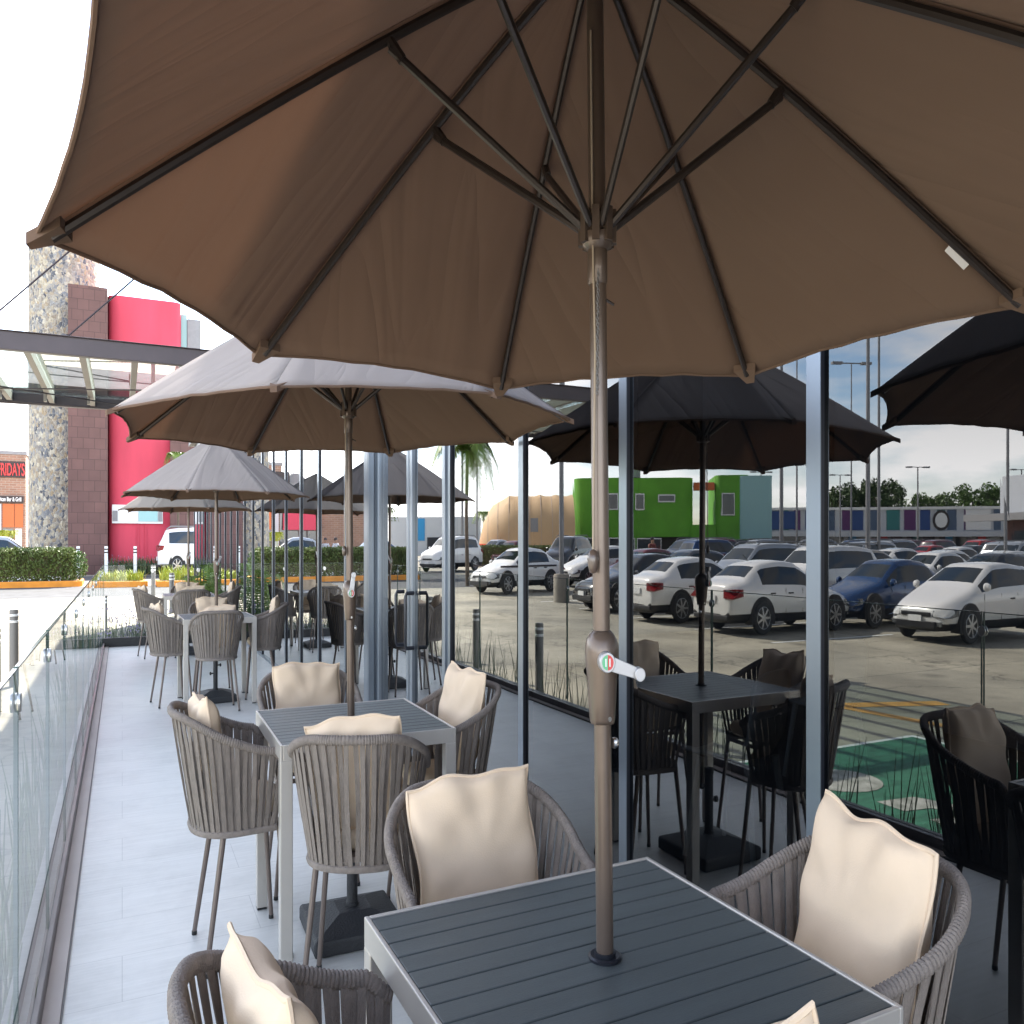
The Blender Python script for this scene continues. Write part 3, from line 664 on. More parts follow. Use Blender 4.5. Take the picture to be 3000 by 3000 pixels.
# ------------------------------------------------------------------ chair
def chair_path(hw, back, arm, n=60):
    """plan curve of the tub: left arm end -> round back -> right arm end; front is +y"""
    pts = []
    rb = hw
    L1 = arm + 0.02; L2 = PI * rb * 0.93
    cy = back + rb * 0.86
    for i in range(n + 1):
        u = -1 + 2 * i / n
        s = abs(u) * (L1 + L2 / 2)
        if s < L2 / 2:
            a = (s / (L2 / 2)) * PI / 2
            e = 0.82
            x = rb * math.sin(a) ** e; y = cy - rb * .86 * math.cos(a) ** 0.9 if a < PI / 2 - 1e-6 else cy
        else:
            x = rb - (s - L2 / 2) * 0.05; y = cy + (s - L2 / 2)
        pts.append((x if u >= 0 else -x, y, abs(u)))
    return pts
def sm(a, b, x):
    t = max(0, min(1, (x - a) / (b - a))); return t * t * (3 - 2 * t)
def make_chair():
    t = thing('armchair', (0, 0, 0))
    n = 84
    top = chair_path(.268, -.285, .20, n)
    bot = chair_path(.205, -.205, .14, n)
    def zt(u): return .832 - .125 * sm(.16, .95, u) - .035 * sm(.9, 1, u)
    T = [Vector((x, y, zt(u))) for x, y, u in top]
    B = [Vector((x, y, .442)) for x, y, u in bot]
    # rim wound with rope
    mb = MB(); fine = []; NR = 420
    for i in range(NR + 1):
        f = i / NR * n; k = min(int(f), n - 1); fine.append(T[k].lerp(T[k + 1], f - k))
    rs = [(.0128, .0152, .0152)[i % 3] for i in range(NR + 1)]
    mb.tube(fine, rs, 9); mb.build('rim', 'rimrope', t, smooth=60)
    mb = MB(); mb.tube([p for p in B], .012, 8); mb.build('lower_rail', 'rimrope', t)
    rnd = random.Random(3)
    mb = MB(); ns = 66
    for i in range(ns):
        f = (i + .5) / ns * n; k = int(f); a = T[k].lerp(T[k + 1], f - k); b = B[k].lerp(B[k + 1], f - k)
        tan = (T[min(k + 2, n)] - T[max(k - 1, 0)]).normalized(); tan.z *= .2; tan.normalize()
        w = .0090; tw = rnd.uniform(-.35, .35); sl = rnd.uniform(-.006, .006)
        nrm = tan.cross((b - a).normalized()).normalized()
        rings = []
        for s_ in range(5):
            q = s_ / 4
            c = a.lerp(b, q) + nrm * (.014 if i % 2 else -.002) * (1 - 2 * abs(q - .5) * .6) + tan * sl * math.sin(q * PI)
            ang = tw * math.sin(q * PI)
            dr = tan * math.cos(ang) + nrm * math.sin(ang)
            nn = (-tan * math.sin(ang) + nrm * math.cos(ang))
            rings.append([c - dr * w - nn * .0014, c + dr * w - nn * .0014, c + dr * w + nn * .0014, c - dr * w + nn * .0014])
        vs_ = [p for r_ in rings for p in r_]
        fs_ = [(j * 4 + m_, j * 4 + (m_ + 1) % 4, (j + 1) * 4 + (m_ + 1) % 4, (j + 1) * 4 + m_) for j in range(4) for m_ in range(4)]
        mb.add(vs_, fs_)
    mb.build('strap_shell', 'strap', t, smooth=40)
    mb = MB()
    pl = [(x * .97, y + .004) for x, y, u in bot[::3]]
    mb.prism([(p[0], p[1]) for p in pl], .462, .478); mb.build('seat_panel', 'chairleg', t, smooth=0)
    mb = MB(); ring = []
    N = 28
    vs_ = []
    for lv, (sc, z) in enumerate(((.90, .480), (.98, .495), (1.0, .515), (.95, .532), (.7, .540))):
        for i in range(N):
            a = 2 * PI * i / N
            cx, sy = math.cos(a), math.sin(a)
            q = (abs(cx) ** 4 + abs(sy) ** 4) ** -.25
            vs_.append((cx * q * .172 * sc, .012 + sy * q * .172 * sc, z))
    fs_ = [(l * N + i, l * N + (i + 1) % N, (l + 1) * N + (i + 1) % N, (l + 1) * N + i) for l in range(4) for i in range(N)]
    fs_.append(tuple(4 * N + i for i in range(N))); fs_.append(tuple(range(N))[::-1])
    mb.add(vs_, fs_); mb.build('seat_pad', 'pad', t, smooth=60)
    for sx in (-1, 1):
        for (y0, y1) in ((-.085, -.165), (.15, .19)):
            mb = MB(); mb.m = 0
            mb.tube([(sx * .162, y0, .458), (sx * .168, y0 - .004 if y0 < 0 else y0, .43), (sx * .215, y1, .012)], [.0125, .0125, .0105], 10)
            mb.m = 1; mb.tube([(sx * .215, y1, .014), (sx * .2155, y1, 0)], .0118, 10)
            mb.build('leg', ['chairleg', 'rubber'], t)
    mb = MB()
    for y in (-.085, .15): mb.tube([(-.162, y, .446), (.162, y, .446)], .010, 8)
    for sx in (-1, 1): mb.tube([(sx * .162, -.085, .446), (sx * .162, .15, .446)], .010, 8)
    mb.build('seat_frame', 'chairleg', t)
    return t

# ------------------------------------------------------------------ pillow
def make_pillow(seed, tilt=14, roll=0, size=.372, dy=-.155, z0=.515):
    rnd = random.Random(seed)
    n = 30; mb = MB()
    ph = [rnd.uniform(0, 6.28) for _ in range(8)]
    ca, sa = math.cos(R(-tilt)), math.sin(R(-tilt)); cr, sr = math.cos(R(roll)), math.sin(R(roll))
    hs = size / 2
    def P(u, v, side):
        # concave sides, pointed corners
        e = 1 - .045 * (1 - u * u) * abs(v) ** 3; f = 1 - .045 * (1 - v * v) * abs(u) ** 3
        x = u * hs * f; z = v * hs * e
        wob = .009 * math.sin(3.1 * u + ph[0]) * abs(v) ** 4 + .005 * math.sin(7 * u + ph[1]) * abs(v) ** 6
        z += wob * (1 if v > 0 else .4); x += .006 * math.sin(5 * v + ph[2]) * abs(u) ** 5
        k = max(0, (1 - u ** 4)) ** .55 * max(0, (1 - v ** 4)) ** .55
        th = .052 * k ** .8
        rad = math.hypot(u, v)
        wr = .0075 * math.sin(9 * math.atan2(v, u) + ph[3] + 2 * rad) * rad ** 2.2 * (k ** .35) + .0030 * math.sin(6 * u + 4 * v + ph[4] + 2 * math.sin(3 * v + ph[6])) * k
        y = side * (th + wr) + .012 * math.sin(1.7 * u + ph[5]) * abs(v) ** 2
        # stand it up: bottom edge at z0, lean back (towards -y)
        z += hs
        x, z = x * cr - (z - hs) * sr, x * sr + (z - hs) * cr + hs
        y2 = y * ca + z * sa; z2 = -y * sa + z * ca
        return (x, dy + y2, z0 + z2)
    for side in (-1, 1):
        vs_ = [P(-1 + 2 * i / n, -1 + 2 * j / n, side) for j in range(n + 1) for i in range(n + 1)]
        fs_ = [(j * (n + 1) + i, j * (n + 1) + i + 1, (j + 1) * (n + 1) + i + 1, (j + 1) * (n + 1) + i) for j in range(n) for i in range(n)]
        mb.add(vs_, fs_)
    t = thing('pillow', (0, 0, 0))
    mb.build('cushion_body', 'pillow', t, smooth=75)
    mb = MB(); ring = []
    for i in range(n): ring.append(P(-1 + 2 * i / n, -1, 0))
    for i in range(n): ring.append(P(1, -1 + 2 * i / n, 0))
    for i in range(n): ring.append(P(1 - 2 * i / n, 1, 0))
    for i in range(n): ring.append(P(-1, 1 - 2 * i / n, 0))
    mb.tube(ring, .0050, 6, closed=True); mb.build('piping', 'pillow', t)
    return t

# ------------------------------------------------------------------ parasol
UR, UZ, UA = 1.06, 1.796, 2.325
HUBZ = 1.865
def rib_pt(th, t):
    r = UR * t
    z = UA + (UZ - UA) * (t ** 1.13)
    return Vector((r * math.cos(th), r * math.sin(th), z))
def make_parasol(phase, crank_yaw, handle_ang, rope=True, seed=1, lean=(0, 0), tagrib=4, tilt=(0, 0), rad=1.06):
    global UR
    UR = rad
    rnd = random.Random(seed)
    t = thing('parasol', (0, 0, 0))
    def LN(p): return Vector((p[0] + lean[0] * (p[2] - .75), p[1] + lean[1] * (p[2] - .75), p[2] + tilt[0] * p[0] + tilt[1] * p[1]))
    # canopy
    vs_, fs_, uvs = [], [], []
    NU, NV = 12, 22
    for k in range(8):
        a0, a1 = phase + k * PI / 4, phase + (k + 1) * PI / 4
        b = len(vs_)
        pr = [rnd.uniform(0, 6.28) for _ in range(5)]
        for j in range(NV + 1):
            t_ = max(.012, j / NV)
            A, B_ = rib_pt(a0, t_), rib_pt(a1, t_)
            for i in range(NU + 1):
                u = i / NU
                p = A.lerp(B_, u)
                sg = 4 * u * (1 - u)
                # hem curves inwards and the cloth sags between the ribs
                p.x *= 1 - .024 * sg * t_ ** 3; p.y *= 1 - .024 * sg * t_ ** 3
                p.z += (.012 * t_ ** 5 - .016 * math.sin(PI * min(1, t_ * 1.1))) * sg
                p.z += (.0050 * sg * math.sin(15 * u + 3 * t_ + pr[0]) * t_ + .0035 * sg * math.sin(29 * u - 5 * t_ + pr[1]) * t_ ** 2) * (1 - .85 * t_ ** 7)
                p.z += .0018 * sg * math.sin(31 * u + pr[2]) * t_ ** 14
                p.z += .010
                vs_.append(LN(p)); uvs.append((k * 1.7 + u * .8 * max(.25, t_), t_))
        for j in range(NV):
            for i in range(NU):
                q = b + j * (NU + 1) + i
                fs_.append((q, q + 1, q + NU + 2, q + NU + 1))
    mb = MB(); mb.add(vs_, fs_)
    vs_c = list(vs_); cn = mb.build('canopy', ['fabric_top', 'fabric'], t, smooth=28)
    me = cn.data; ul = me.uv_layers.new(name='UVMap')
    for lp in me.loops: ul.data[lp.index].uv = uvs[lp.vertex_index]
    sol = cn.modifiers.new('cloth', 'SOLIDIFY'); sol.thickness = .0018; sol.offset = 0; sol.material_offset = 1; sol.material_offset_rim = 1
    # hem, crown patch, pockets
    mb = MB()
    for k in range(8):
        b_0 = k * (NU + 1) * (NV + 1) + NV * (NU + 1)
        hem = [Vector(vs_c[b_0 + i]) for i in range(NU + 1)]
        mb.tube(hem, .0042, 6)
    mb.build('hem', 'fabric', cn)
    mb = MB()
    N8 = [LN(rib_pt(phase + k * PI / 4, .06) - Vector((0, 0, .012))) for k in range(8)]
    mb.add([LN((0, 0, UA - .02))] + N8, [(0, 1 + k, 1 + (k + 1) % 8) for k in range(8)]); mb.build('crown_patch', 'fabric', cn, smooth=0)
    for k in range(8):
        mb = MB()
        a = phase + k * PI / 4; d = Vector((math.cos(a), math.sin(a), 0)); s = Vector((-d.y, d.x, 0))
        tip = rib_pt(a, 1.0)
        c0 = rib_pt(a, .952) - Vector((0, 0, .014)); c1 = tip + d * .012 - Vector((0, 0, .006))
        q = [c0 - s * .034, c0 + s * .034, c1 + s * .012, c1 - s * .012]
        up = Vector((0, 0, .016))
        mb.add([LN(p) for p in q] + [LN(p + up) for p in q], [(0, 1, 2, 3), (4, 7, 6, 5), (0, 4, 5, 1), (1, 5, 6, 2), (2, 6, 7, 3), (3, 7, 4, 0)])
        mb.build('rib_pocket', 'fabric', cn, smooth=60)
    for k in range(8):
        a = phase + k * PI / 4
        pts = [LN(rib_pt(a, .045 + .93 * i / 12) - Vector((0, 0, .006))) for i in range(13)]
        mb = MB(); mb.tube(pts, .0085, 8); rb = mb.build('rib', 'rib', t)
        a2 = a + (.0)
        att = rib_pt(a2, .40) - Vector((0, 0, .020))
        h0 = Vector((.030 * math.cos(a), .030 * math.sin(a), HUBZ + .012))
        mb = MB(); mb.tube([LN(h0), LN(att)], .0075, 8)
        mb.tube([LN(att - (att - h0).normalized() * .03), LN(att + Vector((0, 0, .012)))], .0098, 8)
        mb.build('strut', 'rib', t)
    # pole
    mb = MB(); mb.tube([(0, 0, .30), LN((0, 0, .75)), LN((0, 0, 1.12))], .0178, 20)
    mb.tube([LN((0, 0, 1.24)), LN((0, 0, 1.6)), LN((0, 0, UA - .01))], .0174, 20)
    mb.build('pole', 'bronze', t)
    mb = MB()
    for k in range(8):
        a = phase + (k + .5) * PI / 4; mb.box(LN((.030 * math.cos(a), .030 * math.sin(a), HUBZ + .012)), (.018, .015, .052), a)
    prof = [(.018, -.075), (.0205, -.072), (.0205, -.022), (.030, -.016), (.034, -.008), (.034, .002), (.028, .006), (.026, .030), (.018, .034)]
    mb.lathe([(r, HUBZ + h) for r, h in prof], 24, (lean[0] * (HUBZ - .75), lean[1] * (HUBZ - .75), 0)); mb.build('runner_hub', 'bronze', t)
    mb = MB(); mb.lathe([(.018, UA - .09), (.045, UA - .06), (.05, UA - .035), (.03, UA - .012), (.018, UA)], 20, (lean[0] * 1.57, lean[1] * 1.57, 0)); mb.build('top_hub', 'bronze', t)
    # crank housing, teardrop shaped
    mb = MB(); vs_, N = [], 28
    prof = [(1.112, .024, .024), (1.118, .026, .027), (1.15, .0285, .033), (1.185, .0305, .038), (1.205, .033, .041), (1.225, .0345, .042), (1.240, .032, .037), (1.250, .025, .028), (1.2555, .019, .019)]
    cy, sy = math.cos(crank_yaw), math.sin(crank_yaw)
    for z, rx, ry in prof:
        for j in range(N):
            q = 2 * PI * j / N
            x, y = rx * math.cos(q), ry * math.sin(q) * (1.12 if math.sin(q) > 0 else 1)
            x, y = x * cy - y * sy, x * sy + y * cy
            vs_.append(LN((x, y, z)))
    fs_ = [(i * N + j, i * N + (j + 1) % N, (i + 1) * N + (j + 1) % N, (i + 1) * N + j) for i in range(len(prof) - 1) for j in range(N)]
    fs_ += [tuple(range(N))[::-1], tuple((len(prof) - 1) * N + j for j in range(N))]
    mb.add(vs_, fs_); hs = mb.build('crank_housing', 'bronze', t, smooth=70)
    # crank: axis points to -y of the housing frame
    Mx = Matrix.Rotation(crank_yaw, 4, 'Z')
    cz = 1.211
    mb = MB()
    def CR(p, ang=handle_ang):
        x, y, z = p; ca, sa = math.cos(ang), math.sin(ang)
        q = Mx @ Vector((x * ca - z * sa, y, 0)); zz = cz + (x * sa + z * ca)
        return LN((q.x, q.y, zz))
    def disc(mb, r, y0, y1, cx=0, n=28):
        vs_ = [CR((cx + r * math.cos(2 * PI * j / n), y, r * math.sin(2 * PI * j / n))) for y in (y0, y1) for j in range(n)]
        mb.add(vs_, [(j, (j + 1) % n, n + (j + 1) % n, n + j) for j in range(n)] + [tuple(range(n)), tuple(range(n, 2 * n))[::-1]])
    disc(mb, .0160, -.030, -.060)
    disc(mb, .0155, -.060, -.066)
    n_ = 6
    L_ = .066
    vs_ = [CR((x, y, z)) for y in (-.052, -.064) for x, z in ((.010, -.0115), (L_, -.0085), (L_, .0085), (.010, .0115))]
    mb.add(vs_, [(0, 1, 2, 3), (4, 7, 6, 5), (0, 4, 5, 1), (1, 5, 6, 2), (2, 6, 7, 3), (3, 7, 4, 0)])
    disc(mb, .0105, -.045, -.074, L_)
    ck = mb.build('crank_handle', 'silver', t, smooth=40, bevel=.001)
    mb = MB(); N = 24
    for half, m_ in ((0, 0), (1, 1)):
        mb.m = m_
        vs_ = [CR((0, -.0665, 0), 0)] + [CR((.0115 * math.cos(PI / 2 + PI * j / 12 + half * PI), -.0665, .0115 * math.sin(PI / 2 + PI * j / 12 + half * PI)), 0) for j in range(13)]
        mb.add(vs_, [(0, j, j + 1) for j in range(1, 13)])
    mb.m = 2
    for q in (-1, 1):
        vs_ = [CR((q * .004 + dx, -.0668, dz), 0) for dx, dz in ((-.0012, -.006), (.0012, -.006), (.0012, .006), (-.0012, .006))]
        mb.add(vs_, [(0, 1, 2, 3)])
    mb.build('round_badge', ['badge_green', 'badge_red', 'sign_white'], ck, smooth=0)
    mb = MB(); 
    for z in (1.122,): mb.lathe([(0, 0), (.004, 0), (.004, .004), (0, .004)], 10, (lean[0] * .37 + .0, lean[1] * .37 - .0285, z), 'y')
    mb.build('screw', 'chrome', hs)
    mb = MB(); mb.lathe([(.0, 0), (.008, 0), (.009, .006), (.006, .012), (0, .014)], 14, (.016 + lean[0] * .33, -.012 + lean[1] * .33, 1.082), 'x'); mb.build('push_button', 'chrome', t)
    if rope:
        q0 = LN((-.014, -.016, HUBZ - .05)); q1 = Vector((-.030, -.018, 1.372)) + Vector((lean[0] * .6, lean[1] * .6, 0))
        mb = MB(); mb.tube([LN((-.0185, -.012, UA - .15)), LN((-.019, -.012, HUBZ)), q0.lerp(q1, .3), q1], .0022, 6); mb.build('pull_cord', 'rope', t)
        mb = MB(); mb.lathe([(0, -.02), (.0075, -.018), (.0105, -.008), (.0115, .003), (.0085, .014), (0, .018)], 16, (q1.x, q1.y, q1.z - .008)); mb.build('cord_ball', 'ball', t, smooth=70)
        mb = MB(); 
        for i in range(44):
            f = i / 43; c = LN((-.013 - .004 * f + .0012 * math.sin(i), -.021, HUBZ - .06 - .185 * f))
            pts = []
            for j in range(8):
                a = 2 * PI * j / 8
                if i % 2: pts.append(c + Vector((.0028 * math.cos(a), 0, .0036 * math.sin(a))))
                else: pts.append(c + Vector((.0012 * math.cos(a), .0028 * math.cos(a), .0036 * math.sin(a))))
            mb.tube(pts, .0007, 4, closed=True)
        mb.build('chain', 'lamp_steel', t)
        mb = MB(); mb.tube([LN((.016, 0, HUBZ - .095)), LN((.036, -.004, HUBZ - .103))], .0024, 6); mb.build('lock_pin', 'rib', t)
    if tagrib is not None:
        a = phase + tagrib * PI / 4; p0 = rib_pt(a, .80); p1 = rib_pt(a, .85); s = Vector((-math.sin(a), math.cos(a), 0))
        dn = Vector((0, 0, -.016)); 
        mb = MB(); q = [p0 + dn + s * .004, p1 + dn + s * .004, p1 + dn * 1.3 + s * .020, p0 + dn * 1.3 + s * .017]
        up = Vector((0, 0, .0012)); mb.add([LN(x) for x in q] + [LN(x + up) for x in q], [(0, 1, 2, 3), (4, 7, 6, 5), (0, 4, 5, 1), (1, 5, 6, 2), (2, 6, 7, 3), (3, 7, 4, 0)])
        mb.build('care_tag', 'tag', cn, smooth=0)
    return t
def make_base():
    t = thing('weighted_stand', (0, 0, 0))
    mb = MB(); h = .215; i2 = .075
    vs_ = [(-h, -h, 0), (h, -h, 0), (h, h, 0), (-h, h, 0), (-h, -h, .055), (h, -h, .055), (h, h, .055), (-h, h, .055), (-i2, -i2, .095), (i2, -i2, .095), (i2, i2, .095), (-i2, i2, .095)]
    fs_ = [(0, 3, 2, 1), (0, 1, 5, 4), (1, 2, 6, 5), (2, 3, 7, 6), (3, 0, 4, 7), (4, 5, 9, 8), (5, 6, 10, 9), (6, 7, 11, 10), (7, 4, 8, 11), (8, 9, 10, 11)]
    mb.add(vs_, fs_); mb.build('weight', 'base', t, smooth=0, bevel=.010)
    mb = MB(); mb.lathe([(.030, .09), (.030, .105), (.0255, .108), (.0255, .36), (.028, .362), (.028, .385), (.019, .387)], 22); mb.build('tube', 'base', t)
    for z, s in ((.31, 1), (.24, -1)):
        mb = MB(); mb.lathe([(.006, .02), (.006, .045), (.014, .047), (.015, .062), (.008, .066)], 14, (0, 0, z), 'x'); 
        if s < 0: mb.v = [(-x, y, zz) for x, y, zz in mb.v]
        mb.build('knob', 'black', t)
    return t

# table positions (centre), chairs: dx, dy, yaw (front of chair = +y turned by yaw), pillow variant
TABLES = [(.895, 1.40), (1.0, 3.84), (1.0, 10.03), (1.0, 14.45)]
wh = ['nearest the camera', 'second from the camera', 'third from the camera', 'at the far end']
tb = None; ch = None; bs = None
CH = [
 [('back', .03, .63, 176, 0), ('left', -.53, -.03, -86, 1), ('right', .54, -.045, 79, 2), ('front', -.15, -.42, -10, 5)],
 [('left', -.52, .02, -88, 1), ('front', -.11, -.60, -24, 3), ('right', .46, .0, 97, 2), ('back', -.06, .62, 178, 4)],
 [('left', -.50, .02, -80, 1), ('front', -.06, -.60, 3, 3), ('right', .54, .05, 80, 2), ('back', .02, .60, 180, 4)],
 [('left', -.56, -.1, -78, 1), ('front', .0, -.62, 4, 3), ('right', .55, .0, 84, 2), ('back', .02, .52, 178, 4)]]
side_txt = {'back': 'far side', 'left': 'balustrade side', 'right': 'glass front side', 'front': 'near side'}
PIL = [make_pillow(1, 13, -5, dy=-.075), make_pillow(5, 15, 4, dy=-.07), make_pillow(9, 12, 3, dy=-.075, size=.398), make_pillow(13, 13, 5, dy=-.085, z0=.545), make_pillow(21, 10, 0, dy=-.08), make_pillow(33, 12, 15, dy=-.085)]
usedp = [False] * 6
tb = make_table(); bs = make_base(); ch = make_chair(); ch_used = False
LEAN = [(-.012, .007), (-.012, 0), (0, 0), (0, 0)]
TILT = [(-.004, -.0265), (.025, -.009), (0, 0), (.01, 0)]
RAD = [1.053, 1.08, 1.07, 1.07]
PH = [R(31), R(17), R(24), R(12)]
for i, (tx, ty) in enumerate(TABLES):
    t = tb if i == 0 else copy_tree(tb)
    place(t, (tx, ty, 0), R([0.5, -1, 1.5, 0][i]))
    tag(t, f'square slatted grey table with pale metal legs, {wh[i]}', 'table', 'dining tables along the terrace')
    b = bs if i == 0 else copy_tree(bs)
    place(b, (tx - .01, ty - (.06 if i == 1 else 0), 0.001), R([8, -2, 4, 0][i]))
    tag(b, f'black square weighted stand under the table {wh[i]}', 'stand', 'weighted stands under the tables')
    for (sd_, dx, dy, yaw, pv) in CH[i]:
        c = ch if not ch_used else copy_tree(ch); ch_used = True
        place(c, (tx + dx, ty + dy, 0.0005), R(yaw))
        tag(c, f'woven armchair on the {side_txt[sd_]} of the table {wh[i]}', 'armchair', 'woven armchairs around the tables')
        p = PIL[pv] if not usedp[pv] else copy_tree(PIL[pv]); usedp[pv] = True
        place(p, (tx + dx, ty + dy, -.03 if (i and sd_ == 'front') else 0), R(yaw))
        tag(p, f'cream pillow, {side_txt[sd_]} chair, table {wh[i]}', 'pillow', 'cream pillows on the armchairs')
for i, (tx, ty) in enumerate(TABLES):
    u = make_parasol(PH[i], [R(-22), R(-8), R(10), R(0)][i], [R(-16), R(80), R(60), R(70)][i], rope=(i < 2), seed=i + 2, lean=LEAN[i], tilt=TILT[i], rad=RAD[i], tagrib=[7, 7, None, None][i])
    place(u, (tx, ty, 0))
    tag(u, ['large taupe parasol filling the top of the view with crank and pull cord', 'second taupe parasol seen side on, tip pointing at the balustrade', 'third taupe parasol with its pale grey top towards us', 'smallest taupe parasol at the far end below the third one'][i], 'parasol', 'taupe parasols over the tables')

# ================================================================== beyond the terrace
def leaves(mb, c, r, n, size, rnd, shell=.55, flatten=1.0):
    for _ in range(n):
        while True:
            p = Vector((rnd.uniform(-1, 1), rnd.uniform(-1, 1), rnd.uniform(-1, 1)))
            if shell < p.length < 1: break
        q = Vector((c[0] + p.x * r[0], c[1] + p.y * r[1], c[2] + p.z * r[2]))
        s = size * rnd.uniform(.6, 1.4)
        a = Vector((rnd.gauss(0, 1), rnd.gauss(0, 1), rnd.gauss(0, .7) * flatten)).normalized()
        b = a.cross(Vector((rnd.gauss(0, 1), rnd.gauss(0, 1), rnd.gauss(0, 1)))).normalized()
        mb.add([q - a * s, q - b * s * .45, q + a * s, q + b * s * .45], [(0, 1, 2, 3)])
def tree(x, y, z, h, w, seed, label, m='leaf', trunk_h=None):
    rnd = random.Random(seed)
    t = thing('tree', (x, y, z), 0, label, 'tree', 'trees behind the shopping strip')
    mb = MB(); th = trunk_h or h * .5
    mb.tube([(0, 0, 0), (.05 * h * .2, 0, th * .5), (0, .03 * h * .2, th), (0, 0, h * .8)], [h * .03, h * .024, h * .016, h * .005], 8)
    for k in range(7):
        a = rnd.uniform(0, 6.28); z0 = th * rnd.uniform(.6, 1)
        mb.tube([(0, 0, z0), (w * .25 * math.cos(a), w * .25 * math.sin(a), z0 + h * .14), (w * .42 * math.cos(a), w * .42 * math.sin(a), z0 + h * .3)], [h * .012, h * .008, h * .003], 6)
    mb.build('trunk', 'bark', t)
    mb = MB()
    for k in range(16):
        a = rnd.uniform(0, 6.28); rr = w * .36 * math.sqrt(rnd.random()); zz = h * rnd.uniform(.52, .88)
        leaves(mb, (rr * math.cos(a), rr * math.sin(a), zz), (w * rnd.uniform(.12, .22), w * rnd.uniform(.12, .22), h * rnd.uniform(.07, .13)), 120, h * .026, rnd, .3)
    mb.build('crown', m, t, smooth=0)
    return t

# ---- hedge
def hedge(x0, x1, y0, y1, z0, z1, label, n, seed=3):
    rnd = random.Random(seed)
    t = thing('hedge', ((x0 + x1) / 2, (y0 + y1) / 2, z0), 0, label, 'hedge')
    lx, ly, h = (x1 - x0) / 2, (y1 - y0) / 2, z1 - z0
    mb = MB(); mb.box((0, 0, h * .48), (2 * lx - .16, 2 * ly - .16, h * .94)); mb.build('twigs', 'hedge_core', t, smooth=0)
    mb = MB()
    for _ in range(n):
        f = rnd.random()
        if f < .55: p = Vector((rnd.uniform(-lx, lx), rnd.choice((-ly, -ly, ly)) + rnd.gauss(0, .04), h * rnd.random() ** .8))
        elif f < .9: p = Vector((rnd.uniform(-lx, lx), rnd.uniform(-ly, ly), h + rnd.gauss(0, .03) + .04 * math.sin(p_ := rnd.uniform(0, 6.28))))
        else: p = Vector((rnd.choice((-lx, lx)) + rnd.gauss(0, .04), rnd.uniform(-ly, ly), h * rnd.random()))
        s = rnd.uniform(.035, .075)
        a = Vector((rnd.gauss(0, 1), rnd.gauss(0, 1), rnd.gauss(0, 1))).normalized(); b = a.cross(Vector((rnd.gauss(0, 1), rnd.gauss(0, 1), 1))).normalized()
        mb.add([p - a * s, p - b * s * .5, p + a * s, p + b * s * .5], [(0, 1, 2, 3)])
    mb.build('leaves', 'hedge', t, smooth=0)
hedge(-9.8, -2.0, 41.1, 42.6, -0.05, 1.16, 'long clipped green hedge behind the orange kerb', 17000)
a_ = Vector(mirrored_at(1395, 66)); b_ = Vector(mirrored_at(1640, 62)); ln_ = (b_ - a_).length; c_ = (a_ + b_) / 2
hedge(-ln_ / 2, ln_ / 2, -.6, .6, -.05, 1.2, 'bright clipped hedge before the tan tent, mirrored in the glass', 8000, 9)
h2_ = bpy.data.objects['hedge.001']; place(h2_, (c_.x, c_.y, -.05), math.atan2(b_.y - a_.y, b_.x - a_.x))
mb = MB(); rnd = random.Random(8)
for i in range(260):
    x = rnd.uniform(-9.5, -2.1); p = Vector((x, 41.0, rnd.uniform(.12, .30)))
    leaves(mb, p, (.03, .03, .03), 1, .03, rnd, 0)
tag(mb.build('white_flowers', 'white_paint', smooth=0), 'tiny white flowers at the foot of the clipped hedge', 'flowers', kind='stuff')
# end bush of the hedge
mb = MB(); rnd = random.Random(12)
t = thing('shrub', (-1.75, 41.5, 0.1), 0, 'loose pale flowering shrub at the right end of the hedge', 'shrub')
mb.tube([(0, 0, 0), (.03, 0, .5)], .03, 6); mb.build('stem', 'bark', t)
mb = MB(); leaves(mb, (0, 0, .55), (.36, .4, .5), 900, .05, rnd, .1); mb.build('leaves', 'leaf', t, smooth=0)
# low plants on the island beds
def lowplants(x0, x1, y0, y1, z, n, h, name, label, m='reed', m2=None, seed=1, w=.012, droop=.4):
    rnd = random.Random(seed); mb = MB()
    for _ in range(n):
        x, y = rnd.uniform(x0, x1), rnd.uniform(y0, y1); a = rnd.uniform(0, 6.28); hh = h * rnd.uniform(.45, 1.15); ln = rnd.uniform(.05, droop) * hh
        zz = z if not callable(z) else z(y)
        dx, dy = math.cos(a), math.sin(a); sx, sy = -dy * w, dx * w
        p0 = (x, y, zz); p1 = (x + dx * ln * .35, y + dy * ln * .35, zz + hh * .6); p2 = (x + dx * ln, y + dy * ln, zz + hh)
        mb.m = 0
        mb.add([(p0[0] - sx, p0[1] - sy, p0[2]), (p0[0] + sx, p0[1] + sy, p0[2]), (p1[0] + sx * .8, p1[1] + sy * .8, p1[2]), (p1[0] - sx * .8, p1[1] - sy * .8, p1[2]), p2], [(0, 1, 2, 3), (3, 2, 4)])
        if m2 and rnd.random() < .16:
            mb.m = 1; leaves(mb, p2, (.03, .03, .05), 5, .02, rnd, 0)
    return tag(mb.build(name, [m] + ([m2] if m2 else []), smooth=0), label, 'plants', kind='stuff')
lowplants(-.8, .9, 39.9, 41.2, .12, 260, .35, 'bed_plants', 'low yellow green plants on the kerbed island', 'yellow_leaf', None, 2, .03, .9)
lowplants(1.6, 6, 39.5, 41.2, .12, 500, .5, 'bed_plants', 'low green plants on the island near the white van', 'yellow_leaf', None, 4, .03, .9)
lowplants(-.9, 3.4, 52.6, 54.0, .0, 900, .75, 'bed_plants', 'grass and weeds at the foot of the crimson wall', 'reed', 'flower', 5, .03, .7)
